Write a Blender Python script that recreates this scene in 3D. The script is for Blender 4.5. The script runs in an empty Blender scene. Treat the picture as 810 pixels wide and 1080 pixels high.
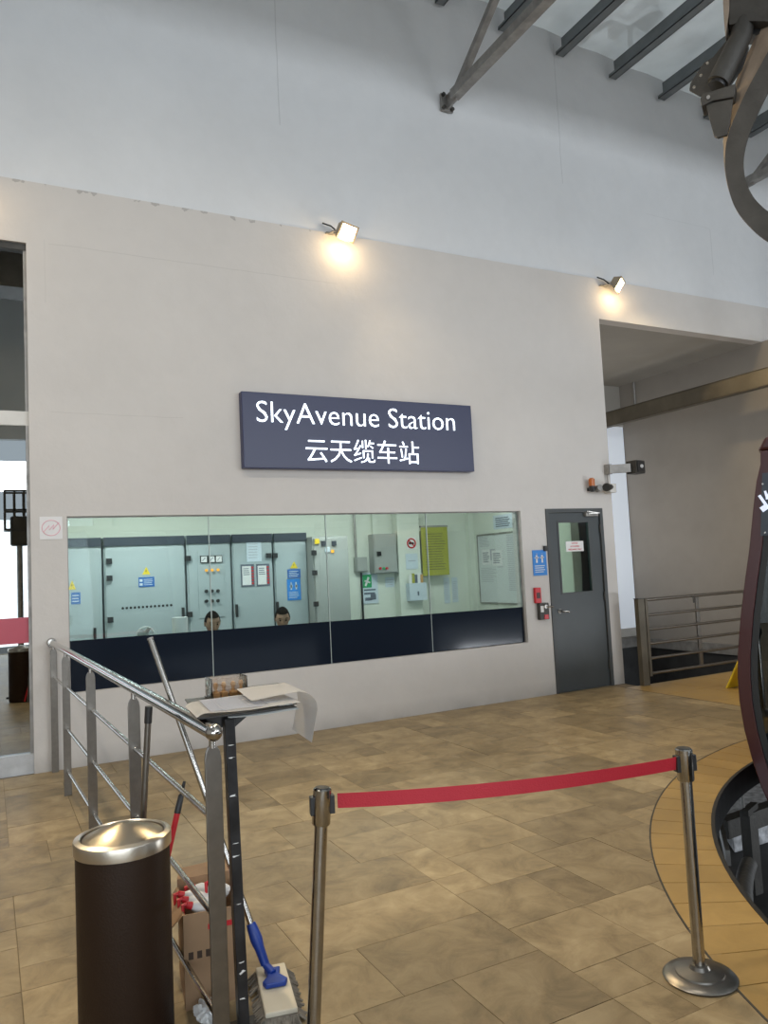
import bpy, bmesh, math, random
from mathutils import Vector, Matrix
random.seed(7)
S = bpy.context.scene
COL = S.collection
PI = math.pi
# ------------------------------------------------------------------ camera
H = 1.52; F = 807.187
YAW, PITCH, ROLL = 0.481050317, 0.0717838643, -0.0490921353
_f = Vector((math.sin(YAW)*math.cos(PITCH), math.cos(YAW)*math.cos(PITCH), math.sin(PITCH)))
_r = Vector((math.cos(YAW), -math.sin(YAW), 0)); _u = _r.cross(_f)
CR = _r*math.cos(ROLL)+_u*math.sin(ROLL); CU = -_r*math.sin(ROLL)+_u*math.cos(ROLL)
cam = bpy.data.cameras.new('camera'); camo = bpy.data.objects.new('camera', cam); COL.objects.link(camo)
cam.sensor_fit = 'HORIZONTAL'; cam.sensor_width = 36; cam.lens = 36*F/810; cam.clip_start = .05; cam.clip_end = 300
M = Matrix((CR, CU, -_f)).transposed().to_4x4(); M.translation = Vector((0, 0, H)); camo.matrix_world = M
S.camera = camo
S.view_settings.view_transform = 'Standard'; S.view_settings.look = 'None'
S.view_settings.gamma = 1; S.view_settings.use_curve_mapping = False
S.view_settings.exposure = 0.0
# ------------------------------------------------------------------ world, daylight and added fill lights
w = bpy.data.worlds.new('world'); S.world = w; w.use_nodes = True
bg = w.node_tree.nodes['Background']; bg.inputs[0].default_value = (.80, .90, 1.0, 1); bg.inputs[1].default_value = .95
def area(name, loc, target, sx, sy, power, col):
    l = bpy.data.lights.new(name, 'AREA'); l.shape = 'RECTANGLE'; l.size = sx; l.size_y = sy; l.energy = power; l.color = col
    o = bpy.data.objects.new(name, l); COL.objects.link(o); o.location = loc
    o.rotation_euler = (Vector(target)-Vector(loc)).to_track_quat('-Z', 'Y').to_euler(); return o
area('upper_wall_fill', (7.6, -5.3, 7.0), (7.0, 6.9, 7.0), 12.4, 2.4, 220, (.88, .94, 1.0))  # added fill that lifts the shaded upper wall and roof, no window there
area('wall_strip_fill', (7.0, -5.3, 4.0), (7.0, 6.9, 5.0), 13.5, .7, 540, (.88, .94, 1.0))  # added strip, sized to give the upper wall its shadow edge
area('daylight_opening', (-1.9, -5.4, 1.6), (1.5, 6, 3.6), 8.0, 3.0, 270, (.84, .93, 1.0))
for i, (x, pw) in enumerate(((1.5, 42), (3.9, 36), (5.7, 16))):
    area('control_room_tube_light', (x, 8.2, 2.72), (x, 8.5, 0), 1.1, .5, pw, (.97, 1.0, .985))
area('recess_fill', (7.6, 9.4, 1.6), (8.9, 7.3, 3.2), 1.4, 1.8, 34, (1, .96, .90))  # added fill to brighten the dark recess
area('pit_fill', (9.5, 1.0, -.45), (6.2, 5.2, -1.3), 2.0, .5, 110, (.9, .95, 1))  # added fill so the pit does not go black

# ------------------------------------------------------------------ ray helpers (design coordinates)
D = 6.915
def ray(x, y): return _f+CR*((x-405)/F)-CU*((y-540)/F)
def onY(x, y, Y): d = ray(x, y); t = Y/d.y; return d*t+Vector((0, 0, H))
def onZ(x, y, Z): d = ray(x, y); t = (Z-H)/d.z; return d*t+Vector((0, 0, H))
def onX(x, y, X): d = ray(x, y); t = X/d.x; return d*t+Vector((0, 0, H))
def proj(p):
    d = Vector(p)-Vector((0, 0, H)); k = d.dot(_f)
    return (405+F*d.dot(CR)/k, 540-F*d.dot(CU)/k, k)

# ------------------------------------------------------------------ materials
def nt(name):
    m = bpy.data.materials.new(name); m.use_nodes = True; n = m.node_tree
    return m, n, n.nodes['Principled BSDF']
def mat(name, c, rough=.5, metal=0, var=0.0, scale=6, bump=0.0, bscale=40, emit=None, es=0, obj_rand=0, spec=None, coat=0):
    m, n, b = nt(name); N = n.nodes; L = n.links
    b.inputs['Base Color'].default_value = (*c, 1); b.inputs['Roughness'].default_value = rough; b.inputs['Metallic'].default_value = metal
    if spec is not None: b.inputs['Specular IOR Level'].default_value = spec
    if coat: b.inputs['Coat Weight'].default_value = coat; b.inputs['Coat Roughness'].default_value = .08
    tc = N.new('ShaderNodeTexCoord')
    if var:
        nz = N.new('ShaderNodeTexNoise'); nz.inputs['Scale'].default_value = scale; nz.inputs['Detail'].default_value = 5
        L.new(tc.outputs['Object'], nz.inputs['Vector'])
        rp = N.new('ShaderNodeMapRange'); rp.inputs['From Min'].default_value = .3; rp.inputs['From Max'].default_value = .7
        rp.inputs['To Min'].default_value = 1-var; rp.inputs['To Max'].default_value = 1+var
        L.new(nz.outputs['Fac'], rp.inputs['Value'])
        out = rp.outputs[0]
        if obj_rand:
            oi = N.new('ShaderNodeObjectInfo'); mr = N.new('ShaderNodeMapRange')
            mr.inputs['To Min'].default_value = 1-obj_rand; mr.inputs['To Max'].default_value = 1+obj_rand
            L.new(oi.outputs['Random'], mr.inputs['Value'])
            mm = N.new('ShaderNodeMath'); mm.operation = 'MULTIPLY'; L.new(out, mm.inputs[0]); L.new(mr.outputs[0], mm.inputs[1]); out = mm.outputs[0]
        vm = N.new('ShaderNodeVectorMath'); vm.operation = 'SCALE'; vm.inputs[0].default_value = c; L.new(out, vm.inputs['Scale'])
        L.new(vm.outputs[0], b.inputs['Base Color'])
    if bump:
        n2 = N.new('ShaderNodeTexNoise'); n2.inputs['Scale'].default_value = bscale; n2.inputs['Detail'].default_value = 4
        L.new(tc.outputs['Object'], n2.inputs['Vector'])
        bp = N.new('ShaderNodeBump'); bp.inputs['Strength'].default_value = bump; bp.inputs['Distance'].default_value = .02
        L.new(n2.outputs['Fac'], bp.inputs['Height']); L.new(bp.outputs[0], b.inputs['Normal'])
    if emit: b.inputs['Emission Color'].default_value = (*emit, 1); b.inputs['Emission Strength'].default_value = es
    return m
def glass(name, tint, refl, rough=0.0):
    m = bpy.data.materials.new(name); m.use_nodes = True; n = m.node_tree; N = n.nodes; L = n.links
    N.remove(N['Principled BSDF']); out = N['Material Output']
    t = N.new('ShaderNodeBsdfTransparent'); t.inputs[0].default_value = (*tint, 1)
    g = N.new('ShaderNodeBsdfGlossy'); g.inputs['Roughness'].default_value = rough; g.inputs[0].default_value = (.95, 1, 1, 1)
    mx = N.new('ShaderNodeMixShader')
    fr = N.new('ShaderNodeFresnel'); fr.inputs[0].default_value = 1.5
    a = N.new('ShaderNodeMath'); a.operation = 'ADD'; a.use_clamp = True; a.inputs[1].default_value = refl; L.new(fr.outputs[0], a.inputs[0])
    L.new(a.outputs[0], mx.inputs[0]); L.new(t.outputs[0], mx.inputs[1]); L.new(g.outputs[0], mx.inputs[2]); L.new(mx.outputs[0], out.inputs[0])
    return m
def wallmat(name, c, chips):
    m, n, b = nt(name); N = n.nodes; L = n.links; b.inputs['Roughness'].default_value = .75
    tc = N.new('ShaderNodeTexCoord'); sp = N.new('ShaderNodeSeparateXYZ'); L.new(tc.outputs['Object'], sp.inputs[0])
    def noise(sc, det=4, vec=None):
        z = N.new('ShaderNodeTexNoise'); z.inputs['Scale'].default_value = sc; z.inputs['Detail'].default_value = det
        L.new(vec or tc.outputs['Object'], z.inputs['Vector']); return z.outputs['Fac']
    def math_(op, a, bb, clamp=False):
        q = N.new('ShaderNodeMath'); q.operation = op; q.use_clamp = clamp
        for i, v in enumerate((a, bb)):
            if isinstance(v, (int, float)): q.inputs[i].default_value = v
            else: L.new(v, q.inputs[i])
        return q.outputs[0]
    big = noise(.9, 3); fine = noise(7, 6)
    v = math_('ADD', math_('MULTIPLY', math_('SUBTRACT', big, .5), .16), math_('MULTIPLY', math_('SUBTRACT', fine, .5), .07))
    v = math_('ADD', v, 1.0)
    def line(axis, pos, wd, lo, hi, depth, axis2):
        global_ = None
        nz = math_('MULTIPLY', math_('SUBTRACT', noise(3.0), .5), .03)
        dd = math_('ABSOLUTE', math_('ADD', math_('SUBTRACT', sp.outputs[axis], pos), nz), 0)
        a1 = math_('LESS_THAN', dd, wd)
        a2 = math_('MULTIPLY', math_('GREATER_THAN', sp.outputs[axis2], lo), math_('LESS_THAN', sp.outputs[axis2], hi))
        return math_('MULTIPLY', math_('MULTIPLY', a1, a2), depth)
    if chips:   # chipped paint along the ledge, hairline cracks, scuffs at the foot
        zz = math_('SUBTRACT', 4.93, sp.outputs['Z'])
        band = math_('SUBTRACT', 1.0, math_('MULTIPLY', zz, 9.0), True)
        spots = math_('GREATER_THAN', math_('MULTIPLY', noise(11, 5), math_('ADD', band, .35)), .76)
        xl = math_('LESS_THAN', sp.outputs['X'], 3.0)
        v = math_('SUBTRACT', v, math_('MULTIPLY', math_('MULTIPLY', spots, xl), .3))
        v = math_('SUBTRACT', v, line('Z', 4.42, .004, .5, 3.2, .10, 'X'))
        v = math_('SUBTRACT', v, line('Z', 2.96, .003, .5, 1.6, .10, 'X'))
        v = math_('SUBTRACT', v, line('X', .47, .003, 3.9, 4.45, .08, 'Z'))
        foot = math_('SUBTRACT', 1.0, math_('MULTIPLY', sp.outputs['Z'], 6.0), True)
        v = math_('SUBTRACT', v, math_('MULTIPLY', math_('MULTIPLY', foot, noise(4, 6)), .45))
    else:
        v = math_('SUBTRACT', v, line('X', 2.66, .006, 6.0, 7.6, .16, 'Z'))
        v = math_('SUBTRACT', v, line('X', 6.32, .006, 6.1, 7.9, .16, 'Z'))
        v = math_('SUBTRACT', v, line('X', 8.92, .008, 5.3, 5.95, .10, 'Z'))
        v = math_('SUBTRACT', v, line('Z', 5.96, .005, 7.7, 8.92, .06, 'X'))
    vm = N.new('ShaderNodeVectorMath'); vm.operation = 'SCALE'; vm.inputs[0].default_value = c; L.new(v, vm.inputs['Scale'])
    L.new(vm.outputs[0], b.inputs['Base Color'])
    bp = N.new('ShaderNodeBump'); bp.inputs['Strength'].default_value = .25; bp.inputs['Distance'].default_value = .02
    L.new(noise(9, 5), bp.inputs['Height']); L.new(bp.outputs[0], b.inputs['Normal'])
    return m
def tilemat(name, c1, c2, c3, rand, sc=5.5, rough=.42):
    m, n, b = nt(name); N = n.nodes; L = n.links
    tc = N.new('ShaderNodeTexCoord'); ge = N.new('ShaderNodeNewGeometry'); oi = N.new('ShaderNodeObjectInfo')
    mv = N.new('ShaderNodeMapping'); L.new(ge.outputs['Position'], mv.inputs['Vector'])
    cb = N.new('ShaderNodeCombineXYZ'); mu = N.new('ShaderNodeMath'); mu.operation = 'MULTIPLY'; mu.inputs[1].default_value = 40
    L.new(oi.outputs['Random'], mu.inputs[0]); L.new(mu.outputs[0], cb.inputs[2]); L.new(cb.outputs[0], mv.inputs['Location'])
    nz = N.new('ShaderNodeTexNoise'); nz.inputs['Scale'].default_value = sc; nz.inputs['Detail'].default_value = 8; nz.inputs['Roughness'].default_value = .68
    nz.inputs['Distortion'].default_value = .6
    L.new(mv.outputs[0], nz.inputs['Vector'])
    cr = N.new('ShaderNodeValToRGB'); L.new(nz.outputs['Fac'], cr.inputs[0])
    e = cr.color_ramp.elements; e[0].position = .28; e[0].color = (*c1, 1); e[1].position = .72; e[1].color = (*c3, 1)
    k = cr.color_ramp.elements.new(.5); k.color = (*c2, 1)
    mr = N.new('ShaderNodeMapRange'); mr.inputs['To Min'].default_value = 1-rand; mr.inputs['To Max'].default_value = 1+rand*.7
    L.new(oi.outputs['Random'], mr.inputs['Value'])
    # wide grime patches that run across tiles
    n3 = N.new('ShaderNodeTexNoise'); n3.inputs['Scale'].default_value = .7; n3.inputs['Detail'].default_value = 5; L.new(ge.outputs['Position'], n3.inputs['Vector'])
    m3 = N.new('ShaderNodeMapRange'); m3.inputs['From Min'].default_value = .3; m3.inputs['From Max'].default_value = .7
    m3.inputs['To Min'].default_value = .74; m3.inputs['To Max'].default_value = 1.14; L.new(n3.outputs['Fac'], m3.inputs['Value'])
    mm = N.new('ShaderNodeMath'); mm.operation = 'MULTIPLY'; L.new(mr.outputs[0], mm.inputs[0]); L.new(m3.outputs[0], mm.inputs[1])
    vm = N.new('ShaderNodeVectorMath'); vm.operation = 'SCALE'; L.new(cr.outputs[0], vm.inputs[0]); L.new(mm.outputs[0], vm.inputs['Scale'])
    L.new(vm.outputs[0], b.inputs['Base Color']); b.inputs['Roughness'].default_value = rough
    rr = N.new('ShaderNodeMapRange'); rr.inputs['To Min'].default_value = rough-.08; rr.inputs['To Max'].default_value = rough+.2
    L.new(nz.outputs['Fac'], rr.inputs['Value']); L.new(rr.outputs[0], b.inputs['Roughness'])
    bp = N.new('ShaderNodeBump'); bp.inputs['Strength'].default_value = .25; bp.inputs['Distance'].default_value = .004
    L.new(nz.outputs['Fac'], bp.inputs['Height']); L.new(bp.outputs[0], b.inputs['Normal'])
    return m
def brushed(name, c, rough, aniso=0):
    m = mat(name, c, rough, 1, var=.08, scale=30, bump=.03, bscale=120); return m
MT = dict(
    wall=wallmat('painted_wall', (.572, .540, .508), True), wall2=wallmat('upper_wall', (.655, .66, .665), False),
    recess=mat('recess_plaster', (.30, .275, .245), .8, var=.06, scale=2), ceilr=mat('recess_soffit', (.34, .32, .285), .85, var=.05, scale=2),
    tile=tilemat('travertine', (.16, .112, .052), (.305, .226, .120), (.425, .332, .195), .22),
    grout=mat('grout', (.21, .165, .105), .9, var=.1),
    yellow=tilemat('yellow_tile', (.32, .20, .060), (.37, .235, .075), (.42, .27, .09), .06, 8, .35),
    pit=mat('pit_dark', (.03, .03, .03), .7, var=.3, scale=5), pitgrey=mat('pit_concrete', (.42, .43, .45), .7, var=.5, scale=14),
    steel=brushed('stainless', (.46, .44, .41), .22), steel2=brushed('stainless_brushed', (.22, .205, .185), .34),
    chrome=brushed('chrome', (.42, .40, .37), .12), dsteel=mat('dark_steel', (.055, .052, .047), .55, .3, var=.25, scale=6, bump=.2, bscale=30),
    rust=mat('tan_steel', (.27, .215, .165), .6, .1, var=.2, scale=5, bump=.2), galv=mat('galvanised', (.30, .29, .275), .5, .5, var=.2, scale=10),
    purlin=mat('purlin_paint', (.19, .21, .22), .5, .2, var=.1), sheet=mat('roof_foil', (.80, .81, .79), .5, 0, var=.08, scale=2.5, bump=.25, bscale=5),
    beam=mat('beam_paint', (.105, .09, .065), .6, .1, var=.2, scale=4), navy=mat('sign_navy', (.010, .013, .045), .35, emit=(.05, .07, .25), es=.08),
    signtxt=mat('sign_letters', (.9, .95, 1), .4, emit=(.80, .90, 1), es=2.2), black=mat('black_plastic', (.018, .018, .019), .4),
    bpaint=mat('black_paint', (.022, .022, .024), .35, .2, var=.6, scale=12), film=mat('dark_window_film', (.010, .015, .025), .10, spec=.18),
    white=mat('white_plastic', (.78, .78, .77), .5), wframe=mat('white_frame', (.62, .60, .56), .45, var=.06), kick=mat('steel_kickplate', (.48, .49, .50), .4, .5, var=.15, scale=9),
    room=mat('control_room_wall', (.66, .69, .61), .8), cabinet=mat('cabinet_enamel', (.36, .41, .42), .45), cab2=mat('grey_cabinet', (.34, .35, .33), .45), cabdark=mat('cabinet_trim', (.035, .045, .06), .5),
    yel=mat('warning_yellow', (.75, .55, .03), .5), blue=mat('notice_blue', (.03, .13, .40), .5), blue2=mat('poster_blue', (.03, .22, .62), .5),
    paper=mat('paper', (.72, .71, .70), .7, var=.03), paper2=mat('paper_blue_tint', (.55, .62, .68), .7), ink=mat('ink', (.12, .14, .18), .8), inkgrey=mat('faint_ink', (.42, .42, .45), .8),
    poster=mat('yellow_poster', (.34, .34, .055), .6, var=.05), board=mat('whiteboard', (.60, .63, .62), .3), green=mat('sign_green', (.03, .32, .12), .6),
    red=mat('red', (.55, .02, .03), .4), tape=mat('red_webbing', (.42, .010, .025), .6, bump=.2, bscale=200), redfilm=mat('red_film', (.42, .05, .08), .35), pink=mat('pink_ink', (.75, .38, .45), .8),
    door=mat('door_paint', (.050, .058, .062), .45, var=.08, scale=3), doorf=mat('door_frame_paint', (.055, .06, .062), .5),
    bin=mat('brown_powdercoat', (.020, .009, .004), .55, spec=.3, bump=.1, bscale=150), lid=mat('bin_lid_steel', (.60, .55, .47), .3, 1, bump=.03, bscale=60),
    board_card=mat('cardboard', (.33, .21, .12), .8, var=.12, scale=5), tan=mat('pine_wood', (.50, .29, .11), .5, var=.15, scale=20),
    acrylic=glass('clear_acrylic', (.93, .90, .88), .08), mopblue=mat('mop_blue', (.008, .045, .30), .35), mophead=mat('mop_pad', (.62, .57, .46), .8), fringe=mat('mop_fringe', (.20, .18, .15), .95, var=.3, scale=30),
    maroon=mat('cabin_maroon', (.045, .008, .008), .3, .1, coat=.35), rubber=mat('rubber', (.012, .012, .012), .5), cabinglass=glass('cabin_glass', (.30, .33, .34), .06),
    windowglass=glass('control_room_glass', (.88, .95, .94), .02), mirror=glass('tinted_lobby_glass', (.16, .17, .165), .36), doorglass=glass('door_glass', (.85, .95, .90), .03), silicone=mat('silicone_joint', (.42, .48, .46), .5),
    skin=mat('skin', (.30, .17, .11), .55), hair=mat('hair', (.006, .005, .005), .9, spec=.1), shirt=mat('dark_shirt', (.018, .02, .025), .85), shirt2=mat('navy_shirt', (.03, .04, .06), .85),
    lampglass=mat('lit_flood_glass', (1, .8, .5), .4, emit=(1, .72, .36), es=40), lampbody=mat('flood_housing', (.36, .30, .22), .5, .3), amber=mat('amber_lens', (.45, .12, .02), .3),
    stripglow=mat('painted_daylight_glow', (.72, .76, .80), .5, emit=(.80, .88, 1), es=.28), halllens=mat('lit_hall_lens', (1, .95, .85), .4, emit=(1, .93, .82), es=12), orange=mat('orange_lamp', (.8, .35, .02), .4, emit=(1, .4, .05), es=.5),  # first one glows in place of daylight on a wall strip
    seat=mat('bench_vinyl', (.07, .075, .08), .5), letter=mat('cabin_letter_white', (.75, .80, .92), .4, emit=(.7, .78, 1), es=.35), lidspot=mat('dark_brown', (.05, .03, .02), .8),  # lidspot is plain dark brown for mouth line and box print
    conc=mat('outdoor_concrete', (.34, .34, .33), .8, var=.1))

# ------------------------------------------------------------------ mesh helpers
def tag(o, label=None, cat=None, group=None, kind=None):
    if label: o['label'] = label
    if cat: o['category'] = cat
    if group: o['group'] = group
    if kind: o['kind'] = kind
    return o
def empty(name, loc, label, cat, group=None, kind=None, rz=0):
    o = bpy.data.objects.new(name, None); COL.objects.link(o); o.location = loc; o.rotation_euler = (0, 0, rz); o.empty_display_size = .1
    return tag(o, label, cat, group, kind)
def link(name, bm, m, parent=None, smooth=False, bevel=0, label=None):
    me = bpy.data.meshes.new(name); bmesh.ops.recalc_face_normals(bm, faces=bm.faces[:]); bm.to_mesh(me); bm.free()
    for x in (m if isinstance(m, list) else [m]): me.materials.append(MT[x])
    if smooth:
        for p in me.polygons: p.use_smooth = True
    o = bpy.data.objects.new(name, me); COL.objects.link(o)
    if smooth: me.set_sharp_from_angle(angle=math.radians(42))
    if bevel:
        mo = o.modifiers.new('bevel', 'BEVEL'); mo.width = bevel; mo.segments = 2; mo.limit_method = 'ANGLE'
    if parent is not None:
        o.parent = parent
        o.matrix_parent_inverse = wm(parent).inverted()
    if label: o['label'] = label
    return o
def wm(o):
    b = o.matrix_basis.copy()
    return (wm(o.parent) @ o.matrix_parent_inverse @ b) if o.parent else b
def box(bm, a, b, M_=None):
    vs = [Vector((x, y, z)) for z in (a[2], b[2]) for y in (a[1], b[1]) for x in (a[0], b[0])]
    if M_ is not None: vs = [M_ @ v for v in vs]
    v = [bm.verts.new(p) for p in vs]
    for q in ((0, 1, 3, 2), (4, 6, 7, 5), (0, 4, 5, 1), (2, 3, 7, 6), (0, 2, 6, 4), (1, 5, 7, 3)): bm.faces.new([v[i] for i in q])
    return bm
def B(): return bmesh.new()
def frame_of(d):
    d = Vector(d).normalized(); a = Vector((0, 0, 1)) if abs(d.z) < .95 else Vector((0, 1, 0))
    u = d.cross(a).normalized(); return u, u.cross(d).normalized()
def tube(bm, pts, r, n=14, caps=True):
    pts = [Vector(p) for p in pts]; rs = r if isinstance(r, (list, tuple)) else [r]*len(pts)
    rings = []; u = None
    for i, p in enumerate(pts):
        d = (pts[min(i+1, len(pts)-1)]-pts[max(i-1, 0)]).normalized()
        if u is None: u, v = frame_of(d)
        else: u = (u-d*u.dot(d)).normalized(); v = d.cross(u)
        if i == 0: v = d.cross(u)
        rings.append([bm.verts.new(p+(u*math.cos(2*PI*k/n)+v*math.sin(2*PI*k/n))*rs[i]) for k in range(n)])
    for a, b in zip(rings, rings[1:]):
        for k in range(n): bm.faces.new((a[k], a[(k+1) % n], b[(k+1) % n], b[k]))
    if caps: bm.faces.new(rings[0]); bm.faces.new(rings[-1])
    return bm
def bar(bm, p, q, w_, h_, up=(0, 0, 1)):
    p = Vector(p); q = Vector(q); d = (q-p).normalized(); s = d.cross(Vector(up)).normalized(); t = s.cross(d).normalized()
    v = [bm.verts.new(c+s*a*w_/2+t*b*h_/2) for c in (p, q) for a, b in ((-1, -1), (1, -1), (1, 1), (-1, 1))]
    bm.faces.new(v[:4]); bm.faces.new(v[4:])
    for k in range(4): bm.faces.new((v[k], v[(k+1) % 4], v[4+(k+1) % 4], v[4+k]))
    return bm
def lathe(bm, prof, c, n=40):
    rings = []
    for r, z in prof:
        rings.append([bm.verts.new((c[0]+r*math.cos(2*PI*k/n), c[1]+r*math.sin(2*PI*k/n), c[2]+z)) for k in range(n)] if r > 1e-5 else [bm.verts.new((c[0], c[1], c[2]+z))])
    for a, b in zip(rings, rings[1:]):
        for k in range(n):
            if len(a) == 1 and len(b) == 1: continue
            if len(a) == 1: bm.faces.new((a[0], b[k], b[(k+1) % n]))
            elif len(b) == 1: bm.faces.new((a[k], a[(k+1) % n], b[0]))
            else: bm.faces.new((a[k], a[(k+1) % n], b[(k+1) % n], b[k]))
    return bm
def prism(bm, pts, off):
    """closed outline pts (3-D), extruded by the vector off"""
    off = Vector(off); a = [bm.verts.new(Vector(p)) for p in pts]; b = [bm.verts.new(Vector(p)+off) for p in pts]
    bm.faces.new(a); bm.faces.new(b[::-1]); n = len(a)
    for k in range(n): bm.faces.new((a[k], a[(k+1) % n], b[(k+1) % n], b[k]))
    return bm
def grid_wall(bm, xs, zs, holes, y0, y1):
    """wall plate in the X-Z plane with rectangular holes given as (x0,x1,z0,z1)"""
    def hole(i, j):
        cx = (xs[i]+xs[i+1])/2; cz = (zs[j]+zs[j+1])/2
        return any(h[0] < cx < h[1] and h[2] < cz < h[3] for h in holes)
    V = {}
    def v(i, j, y):
        k = (i, j, y)
        if k not in V: V[k] = bm.verts.new((xs[i], y, zs[j]))
        return V[k]
    nx, nz = len(xs)-1, len(zs)-1
    solid = lambda i, j: 0 <= i < nx and 0 <= j < nz and not hole(i, j)
    for i in range(nx):
        for j in range(nz):
            if not solid(i, j): continue
            bm.faces.new((v(i, j, y0), v(i+1, j, y0), v(i+1, j+1, y0), v(i, j+1, y0)))
            bm.faces.new((v(i, j, y1), v(i, j+1, y1), v(i+1, j+1, y1), v(i+1, j, y1)))
            if not solid(i-1, j): bm.faces.new((v(i, j, y0), v(i, j+1, y0), v(i, j+1, y1), v(i, j, y1)))
            if not solid(i+1, j): bm.faces.new((v(i+1, j, y0), v(i+1, j, y1), v(i+1, j+1, y1), v(i+1, j+1, y0)))
            if not solid(i, j-1): bm.faces.new((v(i, j, y0), v(i, j, y1), v(i+1, j, y1), v(i+1, j, y0)))
            if not solid(i, j+1): bm.faces.new((v(i, j+1, y0), v(i+1, j+1, y0), v(i+1, j+1, y1), v(i, j+1, y1)))
    return bm
def struct(name, bm, m, parent=None, **k):
    o = link(name, bm, m, parent, **k)
    if parent is None: o['kind'] = 'structure'
    return o
def text(name, body, size, m, parent, org, right, up, out, extrude=.002, offset=0, width=None, align='CENTER', spacing=1.0):
    cu = bpy.data.curves.new(name, 'FONT'); cu.body = body; cu.size = size; cu.extrude = extrude; cu.offset = offset
    cu.align_x = align; cu.align_y = 'CENTER'; cu.space_character = spacing; cu.resolution_u = 3
    o = bpy.data.objects.new(name, cu); COL.objects.link(o); bpy.context.view_layer.update()
    me = bpy.data.meshes.new_from_object(o.evaluated_get(bpy.context.evaluated_depsgraph_get()))
    bpy.data.objects.remove(o)
    xs = [v.co.x for v in me.vertices] or [0, 1]; ys = [v.co.y for v in me.vertices] or [0, 1]
    k = width/(max(xs)-min(xs)) if width else 1
    cx = (max(xs)+min(xs))/2; cy = (max(ys)+min(ys))/2
    R_ = Matrix((Vector(right), Vector(up), Vector(out))).transposed()
    for v in me.vertices: v.co = Vector(org)+R_ @ Vector(((v.co.x-cx)*k, (v.co.y-cy)*k, v.co.z))
    me.materials.clear(); me.materials.append(MT[m])
    t = bpy.data.objects.new(name, me); COL.objects.link(t)
    if parent is not None: t.parent = parent; t.matrix_parent_inverse = wm(parent).inverted()
    return t
def wallbox(px, Y, th=.02, bm=None):
    """box hung on a plane Y facing the hall from two pixel corners, th thick"""
    a = onY(px[0], px[1], Y); b = onY(px[2], px[3], Y)
    x0, x1 = a.x, b.x; z0, z1 = min(a.z, b.z), max(a.z, b.z)
    return box(bm or B(), (x0, Y-th, z0), (x1, Y, z1)), (x0, x1, z0, z1)
def xz(p, q, Y0, Y1, bm=None): return box(bm or B(), (p[0], Y0, p[1]), (q[0], Y1, q[1]))

# ================================================================== SETTING
GX = 9.773; RY = 9.685; SOF = 4.437; LEDGE = 4.945; CX = 6.725
win = (.603, 5.338, .607, 2.075); lob = (-6, .325, 0, 4.40); drh = (5.690, 6.552, 0, 2.095)
bm = B()
grid_wall(bm, [-6, .325, win[0], win[1], drh[0], drh[1], CX, GX+.16, 14], [0, win[2], 2.075, 2.095, 4.40, SOF, LEDGE],
          [win, (drh[0], drh[1], 0, 2.095), lob, (CX, GX+.16, 0, SOF)], D, D+.16)
struct('wall_front', bm, 'wall')
bm = B(); box(bm, (-6, D+.035, LEDGE), (14, D+.16, 9.6)); struct('wall_upper', bm, 'wall2')
bm = B(); box(bm, (6.56, D+.16, -1.2), (CX, RY, SOF)); struct('wall_recess_left', bm, 'wall')
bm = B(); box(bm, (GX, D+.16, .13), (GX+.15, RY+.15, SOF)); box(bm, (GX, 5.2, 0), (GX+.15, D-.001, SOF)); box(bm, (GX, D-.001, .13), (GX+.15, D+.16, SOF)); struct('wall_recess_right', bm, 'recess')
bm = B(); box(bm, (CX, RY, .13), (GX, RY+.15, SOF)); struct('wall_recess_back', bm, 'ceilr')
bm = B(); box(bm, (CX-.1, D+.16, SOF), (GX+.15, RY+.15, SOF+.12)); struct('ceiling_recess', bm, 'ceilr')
bm = B(); box(bm, (GX-.05, D+.16, -.02), (GX+.16, RY, .13)); box(bm, (CX, RY-.05, -.02), (GX, RY+.1, .13)); struct('trim_1', bm, 'galv')
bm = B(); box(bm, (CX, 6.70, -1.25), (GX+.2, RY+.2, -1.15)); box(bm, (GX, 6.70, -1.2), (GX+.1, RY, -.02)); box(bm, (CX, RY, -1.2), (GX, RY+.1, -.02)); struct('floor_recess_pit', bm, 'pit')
# glowing strip standing in for daylight on the recess back wall
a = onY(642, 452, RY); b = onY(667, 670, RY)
wp = empty('wall_glow_strip', (9.5, RY-.03, .14), None, None, kind='structure')
bm = B(); box(bm, (9.05, RY-.035, .30), (GX-.02, RY-.012, 3.72)); link('pane', bm, 'stripglow', wp)
bm = B(); box(bm, (9.0, RY-.045, .16), (GX-.01, RY-.005, .30)); box(bm, (9.0, RY-.045, 3.72), (GX-.01, RY-.005, 3.76)); link('window_frame', bm, 'wframe', wp)  # bands above and below the added glowing strip

# rear of the hall: side walls, fascia, rear gantry girder added out of view to shade the upper wall
bm = B(); box(bm, (-6.15, -5.6, -.2), (-6, D+.16, 9.6)); struct('wall_left', bm, 'wall2')
bm = B(); box(bm, (-6, -5.75, 4.9), (14, -5.55, 9.6)); struct('wall_rear_fascia', bm, 'wall2')
bm = B(); box(bm, (2.3, -5.75, -.2), (14, -5.55, 3.45)); struct('wall_rear', bm, 'recess')
bm = B(); box(bm, (1.3, -5.54, 2.5), (14, -2.2, 2.62)); struct('ceiling_shade_slab', bm, 'recess')  # unseen slab added to keep strip light off the near floor
bm = B(); box(bm, (1.3, -5.54, 0), (1.45, -5.3, 2.5)); struct('wall_rear_pier', bm, 'recess')
bm = B(); box(bm, (14, -5.6, -.2), (14.15, D+.16, 9.6)); struct('wall_right', bm, 'wall2')
gt = empty('shade_girder', (4, 1.9, 5.76), 'unseen added gantry girder crossing the hall overhead behind the cable arm', 'blocker')  # unseen girder added to cast the shade on the wall top
bm = B(); box(bm, (-5.98, 1.75, 5.80), (13.98, 2.05, 6.5)); link('girder', bm, 'dsteel', gt)
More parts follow.
